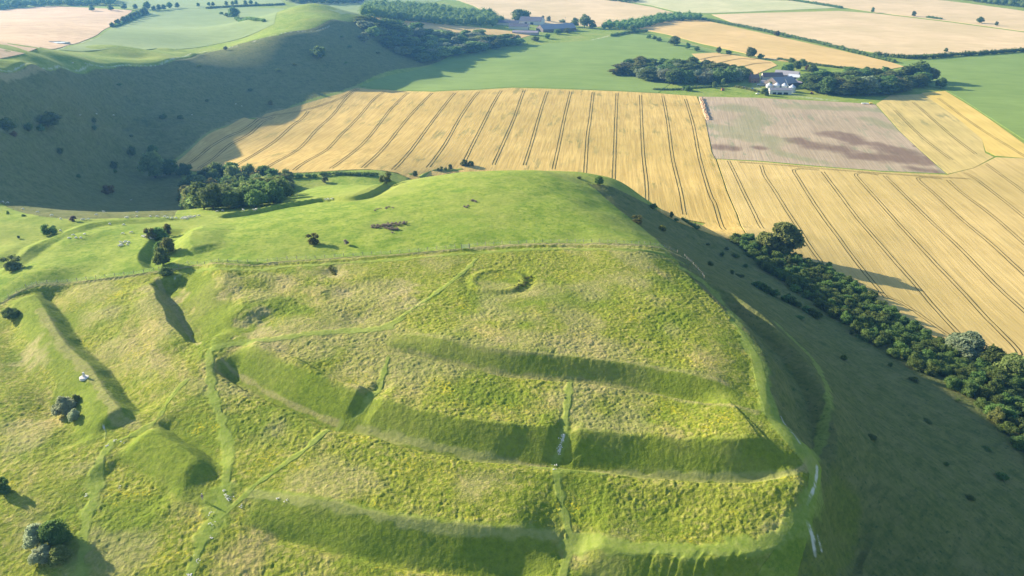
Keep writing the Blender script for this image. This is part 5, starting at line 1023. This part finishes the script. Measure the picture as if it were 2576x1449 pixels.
# the walker
M_SKIN = plain('skin', (.50, .32, .24), .6, .06, 5); M_JACKET = plain('grey_purple_jacket', (.15, .13, .17), .85, .12, 8); M_TROUS = plain('beige_trousers', (.42, .36, .28), .85, .1, 8)
M_HAT = plain('white_cap', (.75, .74, .70), .8, .04, 8); M_HAIR = plain('brown_hair', (.10, .06, .04), .8, .2, 8); M_BOOT = plain('brown_boots', (.08, .055, .04), .8, .1, 8)
def person(px, py):
    p = at(px, py)
    J = [((0, 0, .95), .13), ((0, 0, 1.12), .125), ((0, .01, 1.30), .15), ((0, 0, 1.44), .10), ((0, -.01, 1.52), .052), ((0, .01, 1.585), .075), ((0, .015, 1.66), .098), ((0, .01, 1.73), .075), ((0, .10, 1.625), .018)]
    E = [(0, 1), (1, 2), (2, 3), (3, 4), (4, 5), (5, 6), (6, 7), (5, 8)]
    def limb(par, pts):
        b = len(J); prev = par
        for q in pts: J.append(q); E.append((prev, len(J)-1)); prev = len(J)-1
        return prev
    for s, st in ((1, .20), (-1, -.16)):
        limb(0, [((s*.10, .01, .86), .095), ((s*.10, st*.45+.03, .50), .062), ((s*.10, st-.02, .12), .043), ((s*.10, st-.01, .05), .045), ((s*.11, st+.14, .035), .032)])
        w = limb(3, [((s*.19, 0, 1.41), .062), ((s*.24, -.05*s, 1.14), .046), ((s*.25, .10-.1*s, .90), .030), ((s*.25, .12-.1*s, .84), .034)])
        hx, hy, hz = s*.25, .12-.1*s, .84
        for k, (dy, ln) in enumerate(((-.027, .062), (-.009, .074), (.009, .080), (.027, .072))): limb(w, [((hx, hy+dy, hz-.045), .0085), ((hx-s*.006, hy+dy+.004, hz-.045-ln*.5), .008), ((hx-s*.02, hy+dy+.006, hz-.045-ln), .0065)])
        limb(w, [((hx-s*.012, hy+.038, hz-.01), .010), ((hx-s*.02, hy+.052, hz-.045), .0085)])
    body = skinned('person', J, E, [M_SKIN], 1); body.location = (p.x, p.y, p.z); body.rotation_euler = (0, 0, R(25))
    co = np.empty(len(body.data.vertices)*3); body.data.vertices.foreach_get('co', co)
    def cloth(name, Jc, Ec, mat): o = skinned(name, Jc, Ec, [mat], 1); o.parent = body; return o
    cloth('jacket', [((0, 0, 1.12), .155), ((0, 0, .92), .165), ((0, .01, 1.30), .172), ((0, 0, 1.45), .115)]+[((s*.19, 0, 1.415), .08) for s in (1, -1)]+[((s*.24, -.05*s, 1.14), .062) for s in (1, -1)]+[((s*.25, .08-.1*s, .93), .05) for s in (1, -1)], [(0, 1), (0, 2), (2, 3), (3, 4), (3, 5), (4, 6), (5, 7), (6, 8), (7, 9)], M_JACKET)
    T = [((0, 0, .96), .145)]; TE = []
    for s, st in ((1, .20), (-1, -.16)): b = len(T); T += [((s*.10, .01, .86), .112), ((s*.10, st*.45+.03, .50), .08), ((s*.10, st-.02, .11), .062)]; TE += [(0, b), (b, b+1), (b+1, b+2)]
    cloth('trousers', T, TE, M_TROUS)
    for s, st in ((1, .20), (-1, -.16)): cloth('boot', [((s*.10, st-.03, .10), .058), ((s*.10, st-.02, .05), .055), ((s*.11, st+.15, .04), .045)], [(0, 1), (1, 2)], M_BOOT)
    cloth('hair', [((0, -.03, 1.70), .09), ((0, -.05, 1.62), .075), ((0, -.05, 1.56), .05)], [(0, 1), (1, 2)], M_HAIR)
    cloth('cap', [((0, .0, 1.75), .098), ((0, .0, 1.79), .07), ((0, .13, 1.73), .03)], [(0, 1), (0, 2)], M_HAT)
    return tag(body, 'walker in grey jacket, beige trousers and white cap beside the earth bank', 'person')
person(510, 1258)
# ------------------------------------------------------------------ haze
def haze():
    m = bpy.data.materials.new('thin_summer_haze'); m.use_nodes = True; t = m.node_tree; t.nodes.remove(t.nodes['Principled BSDF'])
    v = t.nodes.new('ShaderNodeVolumePrincipled'); v.inputs['Color'].default_value = (.16, .46, 1.0, 1); v.inputs['Density'].default_value = HAZE_D; v.inputs['Anisotropy'].default_value = .35
    t.links.new(v.outputs[0], t.nodes['Material Output'].inputs['Volume'])
    x0, x1, y0, y1, z0, z1 = -9500, 9500, -2500, 9500, float(GROUND_MINZ)-1.5, max(CZ, float(GROUND_MAXZ))+6
    V = [(x, y, z) for x in (x0, x1) for y in (y0, y1) for z in (z0, z1)]
    o = mesh_obj('haze', V, [(0,1,3,2),(4,6,7,5),(0,4,5,1),(2,3,7,6),(0,2,6,4),(1,5,7,3)], m); o['kind'] = 'stuff'; o['label'] = 'thin blue summer haze over the whole valley'
HAZE_D = 0.000085
_gz = np.empty(len(GROUND.data.vertices)*3, np.float32); GROUND.data.vertices.foreach_get('co', _gz); GROUND_MINZ = _gz[2::3].min(); GROUND_MAXZ = _gz[2::3].max(); print('ground z', GROUND_MINZ, GROUND_MAXZ)
haze()
